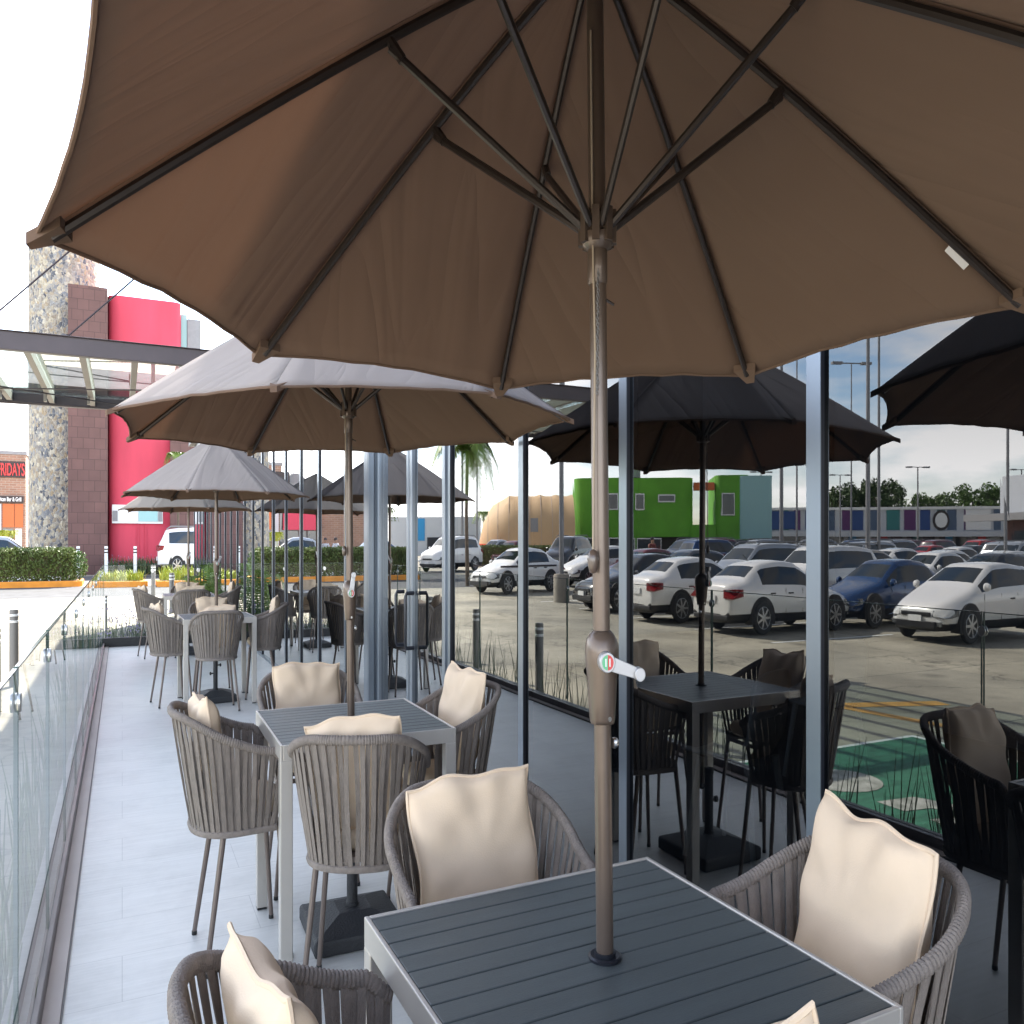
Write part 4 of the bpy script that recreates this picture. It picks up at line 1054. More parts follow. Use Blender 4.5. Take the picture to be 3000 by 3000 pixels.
# reeds outside the balustrade, in clumps
rnd = random.Random(31); mb = MB(); yy = .8
while yy < 15.8:
    for _ in range(rnd.randint(9, 16)):
        x = -.52 + rnd.gauss(0, .05); y = yy + rnd.gauss(0, .055); a = rnd.uniform(0, 6.28); hh = rnd.uniform(.25, .75); ln = rnd.uniform(.02, .30) * hh
        z0 = ground_z(y); dx, dy = math.cos(a), math.sin(a); w_ = .0065
        p1 = Vector((x + dx * ln * .4, y + dy * ln * .4, z0 + .12 + hh * .5)); p2 = Vector((x + dx * ln, y + dy * ln, z0 + .16 + hh))
        mb.tube([(x, y, z0), tuple(p1), tuple(p2)], [w_, w_ * .8, w_ * .25], 4, caps=False)
    yy += rnd.uniform(.22, .48)
tag(mb.build('reeds', 'reed', smooth=0), 'thin dark green reeds planted outside the glass balustrade', 'reeds', kind='stuff')
lowplants(-.3, 2.0, 16.2, 17.0, ground_z(16.4), 1500, .75, 'flower_bed', 'tufts of grass with lilac flowers beyond the end of the terrace', 'reed', 'flower', 6, .006, .5)
lowplants(1.2, 2.05, 16.3, 17.6, ground_z(16.6), 700, 1.0, 'tall_grass', 'tall green grass in the corner beside the glass front', 'leaf', None, 9, .006, .6)
# arching palm at the corner
def frond(mb, p0, az, L_, rise, drop, n=22, lw=.17, w=.010, rnd=random):
    pts = []
    for i in range(n + 1):
        s = i / n; r_ = L_ * s
        pts.append(Vector((p0[0] + math.cos(az) * r_ * .8, p0[1] + math.sin(az) * r_ * .8, p0[2] + rise * math.sin(s * 1.9) - drop * s ** 2.4)))
    mb.m = 0; mb.tube(pts, [.009 * (1 - .8 * i / n) + .002 for i in range(n + 1)], 5)
    for i in range(2, n):
        t_ = (pts[i + 1] - pts[i - 1]).normalized(); sd = t_.cross(Vector((0, 0, 1))).normalized()
        ll = lw * math.sin(PI * min(1, (i / n) * .9 + .12)) ** .6
        for s in (-1, 1):
            for q in (0, .5):
                b = pts[i] + (pts[i + 1] - pts[i]) * q
                d = (sd * s + t_ * .65 + Vector((0, 0, -.35 + rnd.uniform(-.2, .15)))).normalized()
                e = t_ * w
                mb.add([b - e, b + e, b + d * ll * .6 + e * .7, b + d * ll, b + d * ll * .6 - e * .7], [(0, 1, 2, 3, 4)])
t = thing('palm_plant', (1.55, 17.7, ground_z(17.7)), 0, 'bushy green palm with arching fronds at the far corner of the terrace', 'palm')
rnd = random.Random(4)
for k in range(15):
    mb = MB(); frond(mb, (rnd.gauss(0, .06), rnd.gauss(0, .06), .1), rnd.uniform(0, 6.28), rnd.uniform(.7, 1.1), rnd.uniform(1.1, 1.65), rnd.uniform(.3, .75), rnd=rnd, lw=.22)
    mb.build('frond', 'palmleaf', t, smooth=0)

# ---- steel and glass canopy over the entrance
cp = thing('entrance_canopy', (0, 10.47, 3.0), 0, 'dark steel canopy with glass roof panes and tie rods above the terrace', 'canopy')
for y, z in ((0, .08), (3.95, .08)):
    mb = MB(); mb.box((-1.55, y, z), (7.1, .10, .155)); mb.box((-1.55, y, z + .079), (7.1, .16, .008)); mb.build('beam', 'canopy_steel', cp, smooth=0, bevel=.003)
for i in range(12):
    x = -4.9 + i * .56 + .0
    mb = MB(); mb.box((x, 2.0, .07), (.07, 3.82, .09)); mb.box((x - .03, 3.0, .0), (.035, .10, .12)); mb.build('rafter', 'canopy_rafter', cp, smooth=0)
    if i < 11:
        mb = MB(); mb.box((x + .28, 2.0, .130), (.535, 3.74, .010)); mb.build('roof_pane', 'canopy_glass', cp, smooth=0)
for x0, z1 in ((-1.42, 2.2), (-.57, 2.15)):
    mb = MB(); mb.tube([(x0, 0, .16), (x0 + 2.6, 0, .16 + z1)], .009, 6); mb.lathe([(0, 0), (.02, 0), (.02, .03), (0, .03)], 8, (x0, 0, .155)); mb.build('tie_rod', 'canopy_steel', cp)
for a, b in (((-4.5, .4, -.02), (.2, 3.3, -.02)), ((-4.5, 3.6, -.02), (1.6, 1.2, -.02)), ((-4.5, 3.0, -.04), (1.0, 3.55, -.04)),):
    mb = MB(); mb.tube([a, b], .008, 6); mb.build('bracing_rod', 'canopy_steel', cp)
mb = MB(); mb.box((2.9, 12.4, 4.85), (1.2, 5.6, 1.35)); mb.build('parapet', 'plaster', bl, smooth=0)

# ---- posts
def bollard(x, y, z, h, r, label, m='bollard', bands=((.93, .03), (.85, .03)), grp='bollards around the terrace', bm_='sign_white'):
    t = thing('bollard', (x, y, z), 0, label, 'bollard', grp)
    mb = MB(); mb.lathe([(r, 0), (r, h - .015), (r * .9, h), (0.001, h)], 22); mb.build('post', m, t)
    mb = MB()
    for f, hh in bands: mb.lathe([(r + .001, h * f - hh / 2), (r + .004, h * f - hh / 2 + .003), (r + .004, h * f + hh / 2 - .003), (r + .001, h * f + hh / 2)], 22)
    mb.build('band', bm_, t)
bollard(*seen_at(41, 13.4), -.43, .99, .070, 'brown grey bollard with two pale rings just outside the balustrade')
bollard(*seen_at(449, 30), -.21, 1.0, .075, 'pale bollard left of the dark one behind the farthest table')
bollard(*seen_at(503, 25), -.28, .98, .072, 'dark bollard behind the farthest table')
bollard(*seen_at(311, 19), -.34, .80, .028, 'slim post just beyond the far corner of the balustrade')
for i, (x, y) in enumerate(((-1.6, 8.2), (-1.6, 10.8), (-1.6, 13.3))):
    bollard(x, y, ground_z(y), .93, .064, ['bollard outside the balustrade opposite the second table', 'bollard outside the balustrade between the tables', 'bollard outside the balustrade beside the canopy'][i])
for i, px in enumerate((229, 311, 396)):
    bollard(*seen_at(px, 45), -.03, 1.30, .088, ['white post with dark rings at the end of the hedge', 'white post with dark rings in front of the crimson wall edge', 'white post with dark rings left of the white van'][i], 'white_paint', ((.90, .06), (.80, .06)), 'white posts across the far road', 'sign_dark')

# ---- buildings ahead
t = thing('stone_tower', (-3.4, 60.0, -.1), 0, 'round tower of rubble stone', 'tower')
mb = MB(); mb.lathe([(2.05, 0), (2.02, 6), (2.05, 12), (2.02, 16.3), (.01, 16.31)], 64); mb.build('shaft', 'stone', t)
t = thing('crimson_building', (0, 54.4, -.1), 0, 'tall crimson building with brown stone end wall', 'building')
def wallbox(parent, name, m, x0, x1, y0, y1, z0, z1, **k):
    mb = MB(); mb.box(((x0 + x1) / 2, (y0 + y1) / 2, (z0 + z1) / 2), (x1 - x0, y1 - y0, z1 - z0)); return mb.build(name, m, parent, smooth=0, **k)
wallbox(t, 'stone_wall', 'brown_stone', -2.90, -.80, 0.0, 7, 0, 13.1)
mb = MB()
pts = [(-.80, 1.4), (-.72, 1.05), (-.5, .85), (-.1, .75), (3.1, .75), (3.35, .95), (3.4, 1.4), (3.4, 7), (-.8, 7)]
mb.prism(pts, 0, 13.0); mb.build('crimson_wall', 'pink', t, smooth=50)
wallbox(t, 'side_tower', 'teal_wall', 3.42, 3.78, 1.5, 5, 0, 12.6)
wallbox(t, 'side_tower', 'plaster', 3.80, 4.6, 1.4, 5, 0, 12.4)
wallbox(t, 'low_wall', 'brown_stone', 2.72, 6.5, .2, .7, 0, 6.4)
wn = wallbox(t, 'wall_box', 'winframe', -.56, 2.30, .55, .74, 2.42, 3.28)
wallbox(wn, 'pane', 'sign_white', -.20, .86, .50, .545, 2.52, 3.0)
wallbox(wn, 'pane', 'teal_wall', .92, 2.0, .50, .545, 2.52, 3.0)
wallbox(wn, 'pane', 'plaster', -.52, -.26, .50, .545, 2.52, 3.0)
wallbox(wn, 'pane', 'plaster', 2.04, 2.26, .50, .545, 2.52, 3.0)
for x in (.86, 1.30): wallbox(t, 'streak_strip', 'pink', x, x + .07, .66, .74, .3, 2.42)  # raised strips in the wall colour stand for shadow streaks below the box
mb = MB(); mb.lathe([(.12, .0), (.12, .3), (.02, .34)], 10, (-1.6, -.3, 0)); 
t2 = thing('rooftop_palm', (3.0, 52.5, -.03), 0, 'slim palm with spiky crown in front of the crimson wall', 'palm')
mb = MB(); mb.tube([(0, 0, 0), (.05, 0, 2.5), (0, 0, 5.2)], [.09, .07, .06], 8); mb.build('trunk', 'bark', t2)
rnd = random.Random(77); mb = MB()
for k in range(13): frond(mb, (0, 0, 5.15), rnd.uniform(0, 6.28), 1.0, .7, .9, n=12, rnd=rnd, lw=.35, w=.02)
mb.build('crown', 'palmleaf', t2, smooth=0)
# brick restaurant
FY = 86.0
bx = thing('brick_restaurant', (0, FY, -.1), 0, 'brick restaurant with red lettering and a red awning', 'building')
wallbox(bx, 'brick_wall', 'tan_brick', -10.9, -8.0, 0, 8, 0, 7.6)
wallbox(bx, 'coping', 'plaster', -11.0, -7.9, -.1, 8.1, 7.6, 7.85)
wallbox(bx, 'grey_wall', 'plaster', -15.0, -10.92, .3, 8, 0, 6.4)
wallbox(bx, 'brick_wall', 'tan_brick', -22, -15.0, .1, 8, 0, 5.8)
aw = MB(); aw.prism([(-.9, 2.55), (.28, 2.55), (.28, 3.9), (-.5, 3.9)], -14.9, -11.0, 'x'); aw.build('awning', 'pink', bx, smooth=0)
for x in (-14.6, -13.6, -12.6, -11.8): wallbox(bx, 'window', 'winglass', x, x + .8, .2, .28, .3, 2.5)
mb = MB(); mb.prism([(-14, 6.4), (-13.2, 7.0), (-12.2, 7.1), (-11.4, 6.4)], .5, 4, 'y'); mb.build('roof_hood', 'plaster', bx, smooth=0)
sg = wallbox(bx, 'name_sign', 'sign_dark', -11.8, -8.02, -.14, -.01, 6.02, 7.12)
me = text_mesh('FRIDAYS', 1.20, .05, .012, 'RIGHT')
def put_text(me, name, m, parent, X, Y, Z, sx):
    for v in me.vertices:
        x, y, z = v.co; v.co = ((X + x * sx) * K, (Y - z) * K, Z + y)
    me.materials.clear(); me.materials.append(M_[m])
    ob = bpy.data.objects.new(name, me); COL.objects.link(ob); ob.parent = parent; return ob
put_text(me, 'lettering', 'sign_red', sg, -8.06, -.2, 6.15, .47)
s2 = wallbox(bx, 'lower_sign', 'sign_dark', -11.8, -8.15, -.30, -.02, 4.28, 4.74)
me = text_mesh('American Bar & Grill', .40, .03, .008, 'RIGHT'); put_text(me, 'lettering', 'sign_white', s2, -8.30, -.34, 4.38, .66)
for a, b, m_ in ((-11.6, -10.7, 'winglass'), (-10.6, -9.9, 'fascia'), (-9.8, -8.9, 'orange_panel'), (-8.85, -8.2, 'orange_panel')):
    wn = wallbox(bx, 'window', m_, a, b, -.08, -.005, 2.6 if 'orange' in m_ else .3, 4.2)
for a, b, m_ in ((-9.8, -9.0, 'winglass'), (-8.8, -8.3, 'sign_white')): wallbox(bx, 'door', m_, a, b, -.08, -.005, .1, 2.5)
t2 = thing('palm_plant', (*seen_at(12, 66), -.05), 0, 'bright yellow green young palm before the brick restaurant', 'palm')
rnd = random.Random(5); mb = MB(); mb.tube([(0, 0, 0), (0, 0, 1.4)], .07, 6); mb.build('trunk', 'bark', t2)
mb = MB()
for k in range(16): frond(mb, (rnd.gauss(0, .3), 0, 1.2), rnd.uniform(0, 6.28), 1.2, 1.4, .8, n=12, rnd=rnd, lw=.4, w=.03)
mb.build('fronds', 'yellow_leaf', t2, smooth=0)

# ---- cars
def make_car(kind='sedan', paint='white'):
    t = thing('parked_car', (0, 0, 0))
    if kind == 'sedan':
        st = [(0, .50, .62, .42, .60, .56), (.10, .66, .78, .56, .70, .60), (.5, .70, .84, .66, .80, .72), (1.30, .74, .885, .86, .97, .74), (1.36, .74, .885, .86, .99, .73), (2.08, .76, .89, .90, 1.385, .585), (2.16, .76, .89, .90, 1.405, .58), (2.66, .76, .89, .905, 1.435, .575), (2.76, .76, .89, .91, 1.435, .575), (3.30, .76, .885, .93, 1.385, .565), (3.40, .76, .88, .94, 1.36, .565), (3.92, .74, .87, .96, 1.075, .66), (4.0, .74, .865, .96, 1.055, .68), (4.36, .70, .82, .90, 1.02, .70), (4.47, .62, .74, .70, .94, .66)]
        ws, we, rs, re = 4, 5, 10, 11; pillars = (6, 8); sides = [(4, 5), (6, 7), (8, 9)]; H = 1.43; Ln = 4.47; wb = (.86, 3.50)
    elif kind == 'hatch':
        st = [(0, .50, .62, .40, .60, .56), (.10, .66, .80, .56, .72, .62), (.5, .70, .85, .70, .84, .74), (1.10, .74, .89, .92, 1.02, .76), (1.16, .74, .89, .93, 1.04, .74), (1.95, .76, .90, .97, 1.42, .60), (2.05, .76, .90, .97, 1.44, .59), (2.60, .76, .90, .985, 1.46, .585), (2.70, .76, .90, .99, 1.46, .585), (3.35, .76, .89, 1.03, 1.40, .575), (3.50, .76, .89, 1.05, 1.37, .575), (3.95, .72, .86, 1.04, 1.12, .64), (4.02, .70, .84, .98, 1.08, .64), (4.14, .64, .78, .72, .98, .62)]
        ws, we, rs, re = 4, 5, 10, 11; sides = [(4, 5), (6, 7), (8, 9)]; H = 1.46; Ln = 4.14; wb = (.82, 3.36)
    else:
        st = [(0, .52, .66, .50, .80, .62), (.10, .68, .84, .64, .92, .70), (.5, .72, .89, .80, 1.02, .78), (1.15, .76, .92, 1.02, 1.14, .80), (1.22, .76, .92, 1.03, 1.16, .78), (1.85, .78, .93, 1.06, 1.62, .66), (1.95, .78, .93, 1.06, 1.65, .65), (2.60, .78, .93, 1.07, 1.69, .65), (2.70, .78, .93, 1.07, 1.69, .65), (3.45, .78, .93, 1.08, 1.68, .64), (3.55, .78, .93, 1.08, 1.68, .64), (4.22, .78, .92, 1.10, 1.62, .62), (4.30, .76, .91, 1.10, 1.58, .62), (4.58, .72, .88, 1.08, 1.18, .68), (4.64, .70, .85, .98, 1.12, .68), (4.72, .62, .80, .72, 1.0, .66)]
        ws, we, rs, re = 4, 5, 12, 13; sides = [(4, 5), (6, 7), (8, 9), (10, 11)]; H = 1.69; Ln = 4.72; wb = (.88, 3.70)
    n = len(st); cab0, cab1 = ws, re
    rings = []
    for i, (x, wb_, wm, zb, zt_, wt) in enumerate(st):
        zf = .20 if 0 < i < n - 1 else .30
        half = [(0, zf), (wb_, zf), (wm, .38), (wm, zb * .72 + .10), (wm - .02, zb), ]
        if cab0 <= i <= cab1 and zt_ > zb + .03: half += [(wt, zt_ - .035), (wt - .07, zt_), (wt * .5, zt_ + .012), (0, zt_ + .018)]
        else: half += [(wm - .09, min(zb + .04, zt_)), (wt - .03, zt_ - .008), (wt * .5, zt_ + .004), (0, zt_ + .010)]
        rings.append((x, half))
    cy = Ln / 2
    sr = [rings[0], (rings[0][0] + .03, rings[0][1])] + rings[1:-1] + [(rings[-1][0] - .03, rings[-1][1]), rings[-1]]
    def vert(i, j, s): x, h = sr[i]; return (s * h[j][0], cy - x, h[j][1])
    body, gl = MB(), MB(); m = 9; both = MB()
    for s in (-1, 1):
        for i_ in range(n + 1):
            for j in range(m - 1):
                i = i_ - 1
                q = [vert(i_, j, s), vert(i_, j + 1, s), vert(i_ + 1, j + 1, s), vert(i_ + 1, j, s)]
                isg = (j == 4 and any(a == i for a, b in sides)) or (j in (6, 7) and i in (ws, rs))
                if j == 4 and i in (5, 7, 9) and i < rs: isg = True
                both.m = 2 if isg else (1 if j in (0, 1) else 0)
                both.add(q, [(0, 1, 2, 3)])
        both.m = 0
        for i in (0, n + 1):
            both.add([vert(i, j, s) for j in range(m)], [tuple(range(m))])
    def weld(mb_):
        key = {}; nv = []; mp_ = []
        for p in mb_.v:
            k = tuple(round(c, 4) for c in p)
            if k not in key: key[k] = len(nv); nv.append(p)
            mp_.append(key[k])
        fs, mi = [], []
        for f, a in zip(mb_.f, mb_.mi):
            g = []
            for i in f:
                if mp_[i] not in g: g.append(mp_[i])
            if len(g) > 2: fs.append(tuple(g)); mi.append(a)
        mb_.v, mb_.f, mb_.mi = nv, fs, mi
    weld(both)
    tmp = both.build('tmp', ['black', 'black', 'black'], None, smooth=0)
    sm_ = tmp.modifiers.new('s', 'SUBSURF'); sm_.levels = 1
    bpy.context.view_layer.update()
    me_ = bpy.data.meshes.new_from_object(tmp.evaluated_get(bpy.context.evaluated_depsgraph_get()))
    for p_ in me_.polygons:
        tgt = gl if p_.material_index == 2 else body
        tgt.m = 0 if p_.material_index != 1 else 1
        tgt.add([(me_.vertices[v_].co.x / K, me_.vertices[v_].co.y / K, me_.vertices[v_].co.z) for v_ in p_.vertices], [tuple(range(len(p_.vertices)))])
    bpy.data.objects.remove(tmp)
    weld(body); weld(gl)
    b = body.build('car_body', [PAINT[paint], M_['black']], t, smooth=60)
    gl.build('windows', 'carglass', t, smooth=60)
    for yw in wb:
        for s in (-1, 1):
            wx = s * (rings[4][1][2][0] - .005); y = cy - yw
            mb = MB(); r = .33 if kind != 'suv' else .37
            mb.lathe([(r * .6, -.10), (r * .96, -.095), (r, -.07), (r, .0), (r * .96, .022), (r * .70, .024)], 24, (wx, y, r), 'x')
            if s < 0: mb.v = [(2 * wx - a, bb, c_) for a, bb, c_ in mb.v]
            wh_ = mb.build('wheel', 'rubber', t)
            mb = MB()
            mb.lathe([(r * .70, .018), (r * .66, .030), (r * .62, .018)], 24, (wx, y, r), 'x')
            for k in range(7):
                a = 2 * PI * k / 7; ca, sa = math.cos(a), math.sin(a); e = .026
                P_ = lambda rr, tt, xx: (wx + xx, y + rr * ca - tt * sa, r + rr * sa + tt * ca)
                mb.add([P_(.03, -e, .030), P_(.03, e, .030), P_(r * .64, e * .8, .024), P_(r * .64, -e * .8, .024)], [(0, 1, 2, 3)])
            mb.lathe([(.0, .034), (.05, .032), (.055, .022)], 12, (wx, y, r), 'x')
            if s < 0: mb.v = [(2 * wx - a, bb, c_) for a, bb, c_ in mb.v]
            mb.build('rim', 'alloy', wh_)
            mb = MB(); pts = [(y + (r + .075) * math.cos(a), r + .01 + (r + .075) * math.sin(a)) for a in [PI * k / 16 for k in range(17)]]
            mb.prism(pts + [(y - r - .07, .2), (y + r + .07, .2)], wx - s * .25, wx + s * .004, 'x'); mb.build('wheel_arch', 'rubber', t, smooth=0)
    f0, f1 = rings[1], rings[n - 2]
    zl = f0[1][4][1]
    for s in (-1, 1):
        wf = f0[1][2][0]
        mb = MB(); q = [(s * (wf + .02), cy - .03, zl - .09), (s * (wf - .36), cy + .015, zl - .07), (s * (wf - .34), cy - .02, zl + .045), (s * (wf + .045), cy - .36, zl + .075), (s * (wf + .045), cy - .34, zl - .05)]
        q2 = [(a, bb - .10, c_) for a, bb, c_ in q]
        mb.add(q + q2, [(0, 1, 2, 3, 4), (9, 8, 7, 6, 5)] + [(i, (i + 1) % 5, 5 + (i + 1) % 5, 5 + i) for i in range(5)]); mb.build('headlight', 'headlight', t, smooth=0, bevel=.008)
        wr = f1[1][2][0]; zr = .80 if kind != 'suv' else .98
        mb = MB(); q = [(s * (wr - .30), -cy - .02, zr - .08), (s * (wr + .03), -cy - .01, zr - .09), (s * (wr + .05), -cy + .26, zr - .05), (s * (wr + .05), -cy + .26, zr + .09), (s * (wr + .03), -cy - .01, zr + .10), (s * (wr - .30), -cy - .02, zr + .08)]
        q2 = [(a * .97, bb + .08, c_) for a, bb, c_ in q]
        mb.add(q + q2, [tuple(range(6)), tuple(range(6, 12))[::-1]] + [(i, (i + 1) % 6, 6 + (i + 1) % 6, 6 + i) for i in range(6)]); mb.build('taillight', 'taillight', t, smooth=0)
        mb = MB(); i = 5; x, h = rings[i]
        mb.lathe([(.0, 0), (.07, .01), (.085, .05), (.06, .13), (0, .15)], 10, (s * (h[4][0] + .02), cy - rings[4][0] - .15, h[4][1] + .06), 'x')
        if s < 0: mb.v = [(2 * s * (h[4][0] + .02) - a, bb, c_) for a, bb, c_ in mb.v]
        mb.build('wing_mirror', PAINT[paint], t)
    mb = MB(); mb.box((0, cy + .0, zl - .03), (.80, .05, .08)); mb.box((0, cy + .02, .34), (1.1, .06, .13)); mb.build('grille', 'black', t, smooth=0, bevel=.01)
    mb = MB(); mb.box((0, cy + .03, .455), (.36, .04, .11)); mb.build('number_plate', 'sign_white', t, smooth=0)
    mb = MB(); mb.box((0, -cy - .02, .70 if kind == 'sedan' else .62), (.42, .03, .13)); mb.build('number_plate', 'sign_white', t, smooth=0)
    mb = MB()
    for s in (-1, 1):
        y0_, y1_ = cy - rings[5][0], cy - rings[9][0]
        w_ = rings[6][1][4][0]
        for yy_ in (cy - rings[6][0] + .05, cy - rings[8][0] + .05, cy - rings[4][0] - .18):
            mb.box((s * (w_ + .006), yy_, .62), (.006, .012, .56))
        for yy_ in (cy - rings[6][0] - .38, cy - rings[8][0] - .40): mb.box((s * (w_ + .022), yy_, .80), (.02, .16, .03))
    mb.build('door_lines', 'black', t, smooth=0)
    mb = MB()
    if kind != 'suv': mb.tube([(0, -cy + 1.25, H), (0, -cy + 1.05, H + .14)], .008, 5); mb.build('aerial', 'black', t)
    mb = MB()
    for s in (-1, 1): mb.box((s * .58, cy - .03, .36), (.18, .06, .08))
    mb.build('fog_lamp', 'headlight', t, smooth=0)
    mb = MB(); mb.box((0, -cy + .06, .34), (1.35, .16, .10)); mb.build('bumper', 'black', t, smooth=0, bevel=.02)
    if kind == 'suv':
        for s in (-1, 1):
            mb = MB(); mb.tube([(s * .60, cy - 1.9, 1.66), (s * .60, cy - 2.1, 1.74), (s * .60, cy - 4.0, 1.74), (s * .60, cy - 4.2, 1.64)], .02, 6); mb.build('roof_rail', 'lamp_steel', t)
    return t
PROTO = {}
CARS = []
def car(kind, paint, x, y, yaw, label, name='parked_car', grp='cars in the car park', z=None, sz=1.0, cat='car'):
    if kind not in PROTO: PROTO[kind] = make_car(kind, 'white'); c = PROTO[kind]; 
    else: c = copy_tree(PROTO[kind])
    place(c, (x, y, ground_z(y) if z is None else z), yaw)
    c.scale = (1, 1, sz)
    c.name = name
    for o_ in c.children:
        if o_.name.startswith(('car_body', 'wing_mirror')):
            o_.material_slots[0].link = 'OBJECT'; o_.material_slots[0].material = PAINT[paint]
    tag(c, label, cat, grp)
    CARS.append(c)
    return c
# near cars, seen mirrored in the glass
E_, W_ = R(-90), R(90)      # nose towards the terrace / away from it
def row_car(kind, paint, x0, ynear, nose, label, Ln, wd=1.78, **k):
    """x0: end nearer the terrace, ynear: flank nearer the camera"""
    car(kind, paint, x0 - Ln / 2, ynear + wd / 2, E_ if nose else W_, label, **k)
row_car('hatch', 'white', 2 * W - 17.75, 12.55, True, 'white hatchback facing the terrace, rightmost car mirrored in the glass', 4.14)
row_car('sedan', 'blue', 2 * W - 18.2, 15.7, True, 'dark blue sedan facing the terrace beside the white hatchback', 4.47)
row_car('sedan', 'white', 2 * W - 14.0, 15.8, False, 'white sedan with its boot to the terrace, nearest the glass front', 4.47)
row_car('sedan', 'white', 2 * W - 13.7, 18.75, False, 'white sedan parked between another white sedan and a black car', 4.47)
row_car('sedan', 'black', 2 * W - 13.8, 22.0, True, 'black sedan facing the terrace at the end of the first row', 4.47)
row_car('suv', 'white', 2 * W - 19.0, 19.0, True, 'white estate behind the two white sedans', 4.72)
row_car('suv', 'silver', 2 * W - 19.3, 22.4, True, 'silver off road car behind the black sedan', 4.72)
row_car('hatch', 'grey', 2 * W - 19.0, 25.8, True, 'grey hatchback in the second row', 4.14)
row_car('sedan', 'maroon', 2 * W - 18.9, 29.0, True, 'maroon sedan facing the terrace in the second row', 4.47)
row_car('hatch', 'white', 2 * W - 18.9, 32.2, True, 'white hatchback left of the maroon sedan', 4.14)
# taxi driving past
fx_, fy_ = mirrored(1494, 1742); rx_, ry_ = mirrored(1613, 1734)
a_ = math.atan2(fy_ - ry_, fx_ - rx_)
off = .80
cx_, cy_ = (fx_ + rx_) / 2 - off * math.cos(a_ - PI / 2) * -1, (fy_ + ry_) / 2 + off * math.sin(a_ + PI / 2) * 1
# body centre lies on the far side of the visible wheels
nx, ny = math.cos(a_ + PI / 2), math.sin(a_ + PI / 2)
vx, vy = (fx_ - 2 * W), fy_
if nx * vx + ny * vy < 0: nx, ny = -nx, -ny
cx_, cy_ = (fx_ + rx_) / 2 + nx * .8, (fy_ + ry_) / 2 + ny * .8
tx_ = car('sedan', 'white', cx_, cy_, a_ - PI / 2, 'white taxi with a dark green stripe crossing the car park', 'taxi', None, cat='taxi')
mb = MB()
for s in (-1, 1): mb.box((s * .893, .1, .86), (.008, 3.4, .06))
mb.build('stripe', 'sign_dark', tx_, smooth=0)
# white luxury off-roader and black one near the hedge
x_, y_ = mirrored_at(1322, 54); car('suv', 'white', x_, y_, R(-118), 'white off road car mirrored beside the doors, between two hedges', z=-.03, sz=1.05)
x_, y_ = mirrored_at(1668, 51); car('suv', 'black', x_, y_, R(-128), 'black off road car beyond the white taxi', z=-.05, sz=1.05)
x_, y_ = mirrored_at(1500, 66); car('sedan', 'maroon', x_, y_, R(-120), 'dark red sedan behind the hedge under the tan tent', z=-.03, sz=1.1)
x_, y_ = mirrored_at(1450, 74); car('hatch', 'silver', x_, y_, R(-120), 'silver hatchback behind the hedge under the tan tent', z=-.03, sz=1.15)
# ahead
car('suv', 'white', 4.15, 50.1, R(-90), 'white van with red tail lamp parked before the crimson wall', grp=None, z=-.03, sz=1.24, cat='van')
car('sedan', 'silver', -5.9, 53.2, R(-90), 'silver blue sedan behind the long hedge', grp=None, z=-.03, sz=1.20)
car('sedan', 'blue', -11.4, 54.6, R(-90), 'dark sedan behind the hedge, left of the silver one', grp=None, z=-.03, sz=1.15)
rnd = random.Random(17)
names = {'suv': 'off road car', 'sedan': 'sedan', 'hatch': 'hatchback'}
rows = [(29.5, 19.5, 42, 'third'), (34.6, 22, 47, 'fourth'), (45.5, 29, 62, 'fifth'), (50.6, 32, 66, 'sixth'), (61.5, 39, 76, 'seventh'), (66.6, 42, 82, 'eighth')]
ordn = ['first', 'second', 'third', 'fourth', 'fifth', 'sixth', 'seventh', 'eighth', 'ninth', 'tenth', 'eleventh', 'twelfth', 'thirteenth', 'fourteenth', 'fifteenth', 'sixteenth']
for (x0, ya, yb, rn) in rows:
    y = ya; q = 0
    while y < yb:
        if rnd.random() < .88:
            kd = rnd.choice(['sedan', 'sedan', 'hatch', 'suv', 'suv']); pt = rnd.choice(['white', 'white', 'silver', 'silver', 'grey', 'black', 'black', 'blue', 'maroon', 'red', 'beige', 'white'])
            nose = rnd.random() < .5; Ln = {'sedan': 4.47, 'hatch': 4.14, 'suv': 4.72}[kd]
            row_car(kd, pt, 2 * W - x0 + rnd.uniform(-.25, .25), y + rnd.uniform(-.15, .15), nose, f'{pt} {names[kd]}, {ordn[q]} from the right in the {rn} row', Ln)
            q += 1
        y += 2.85

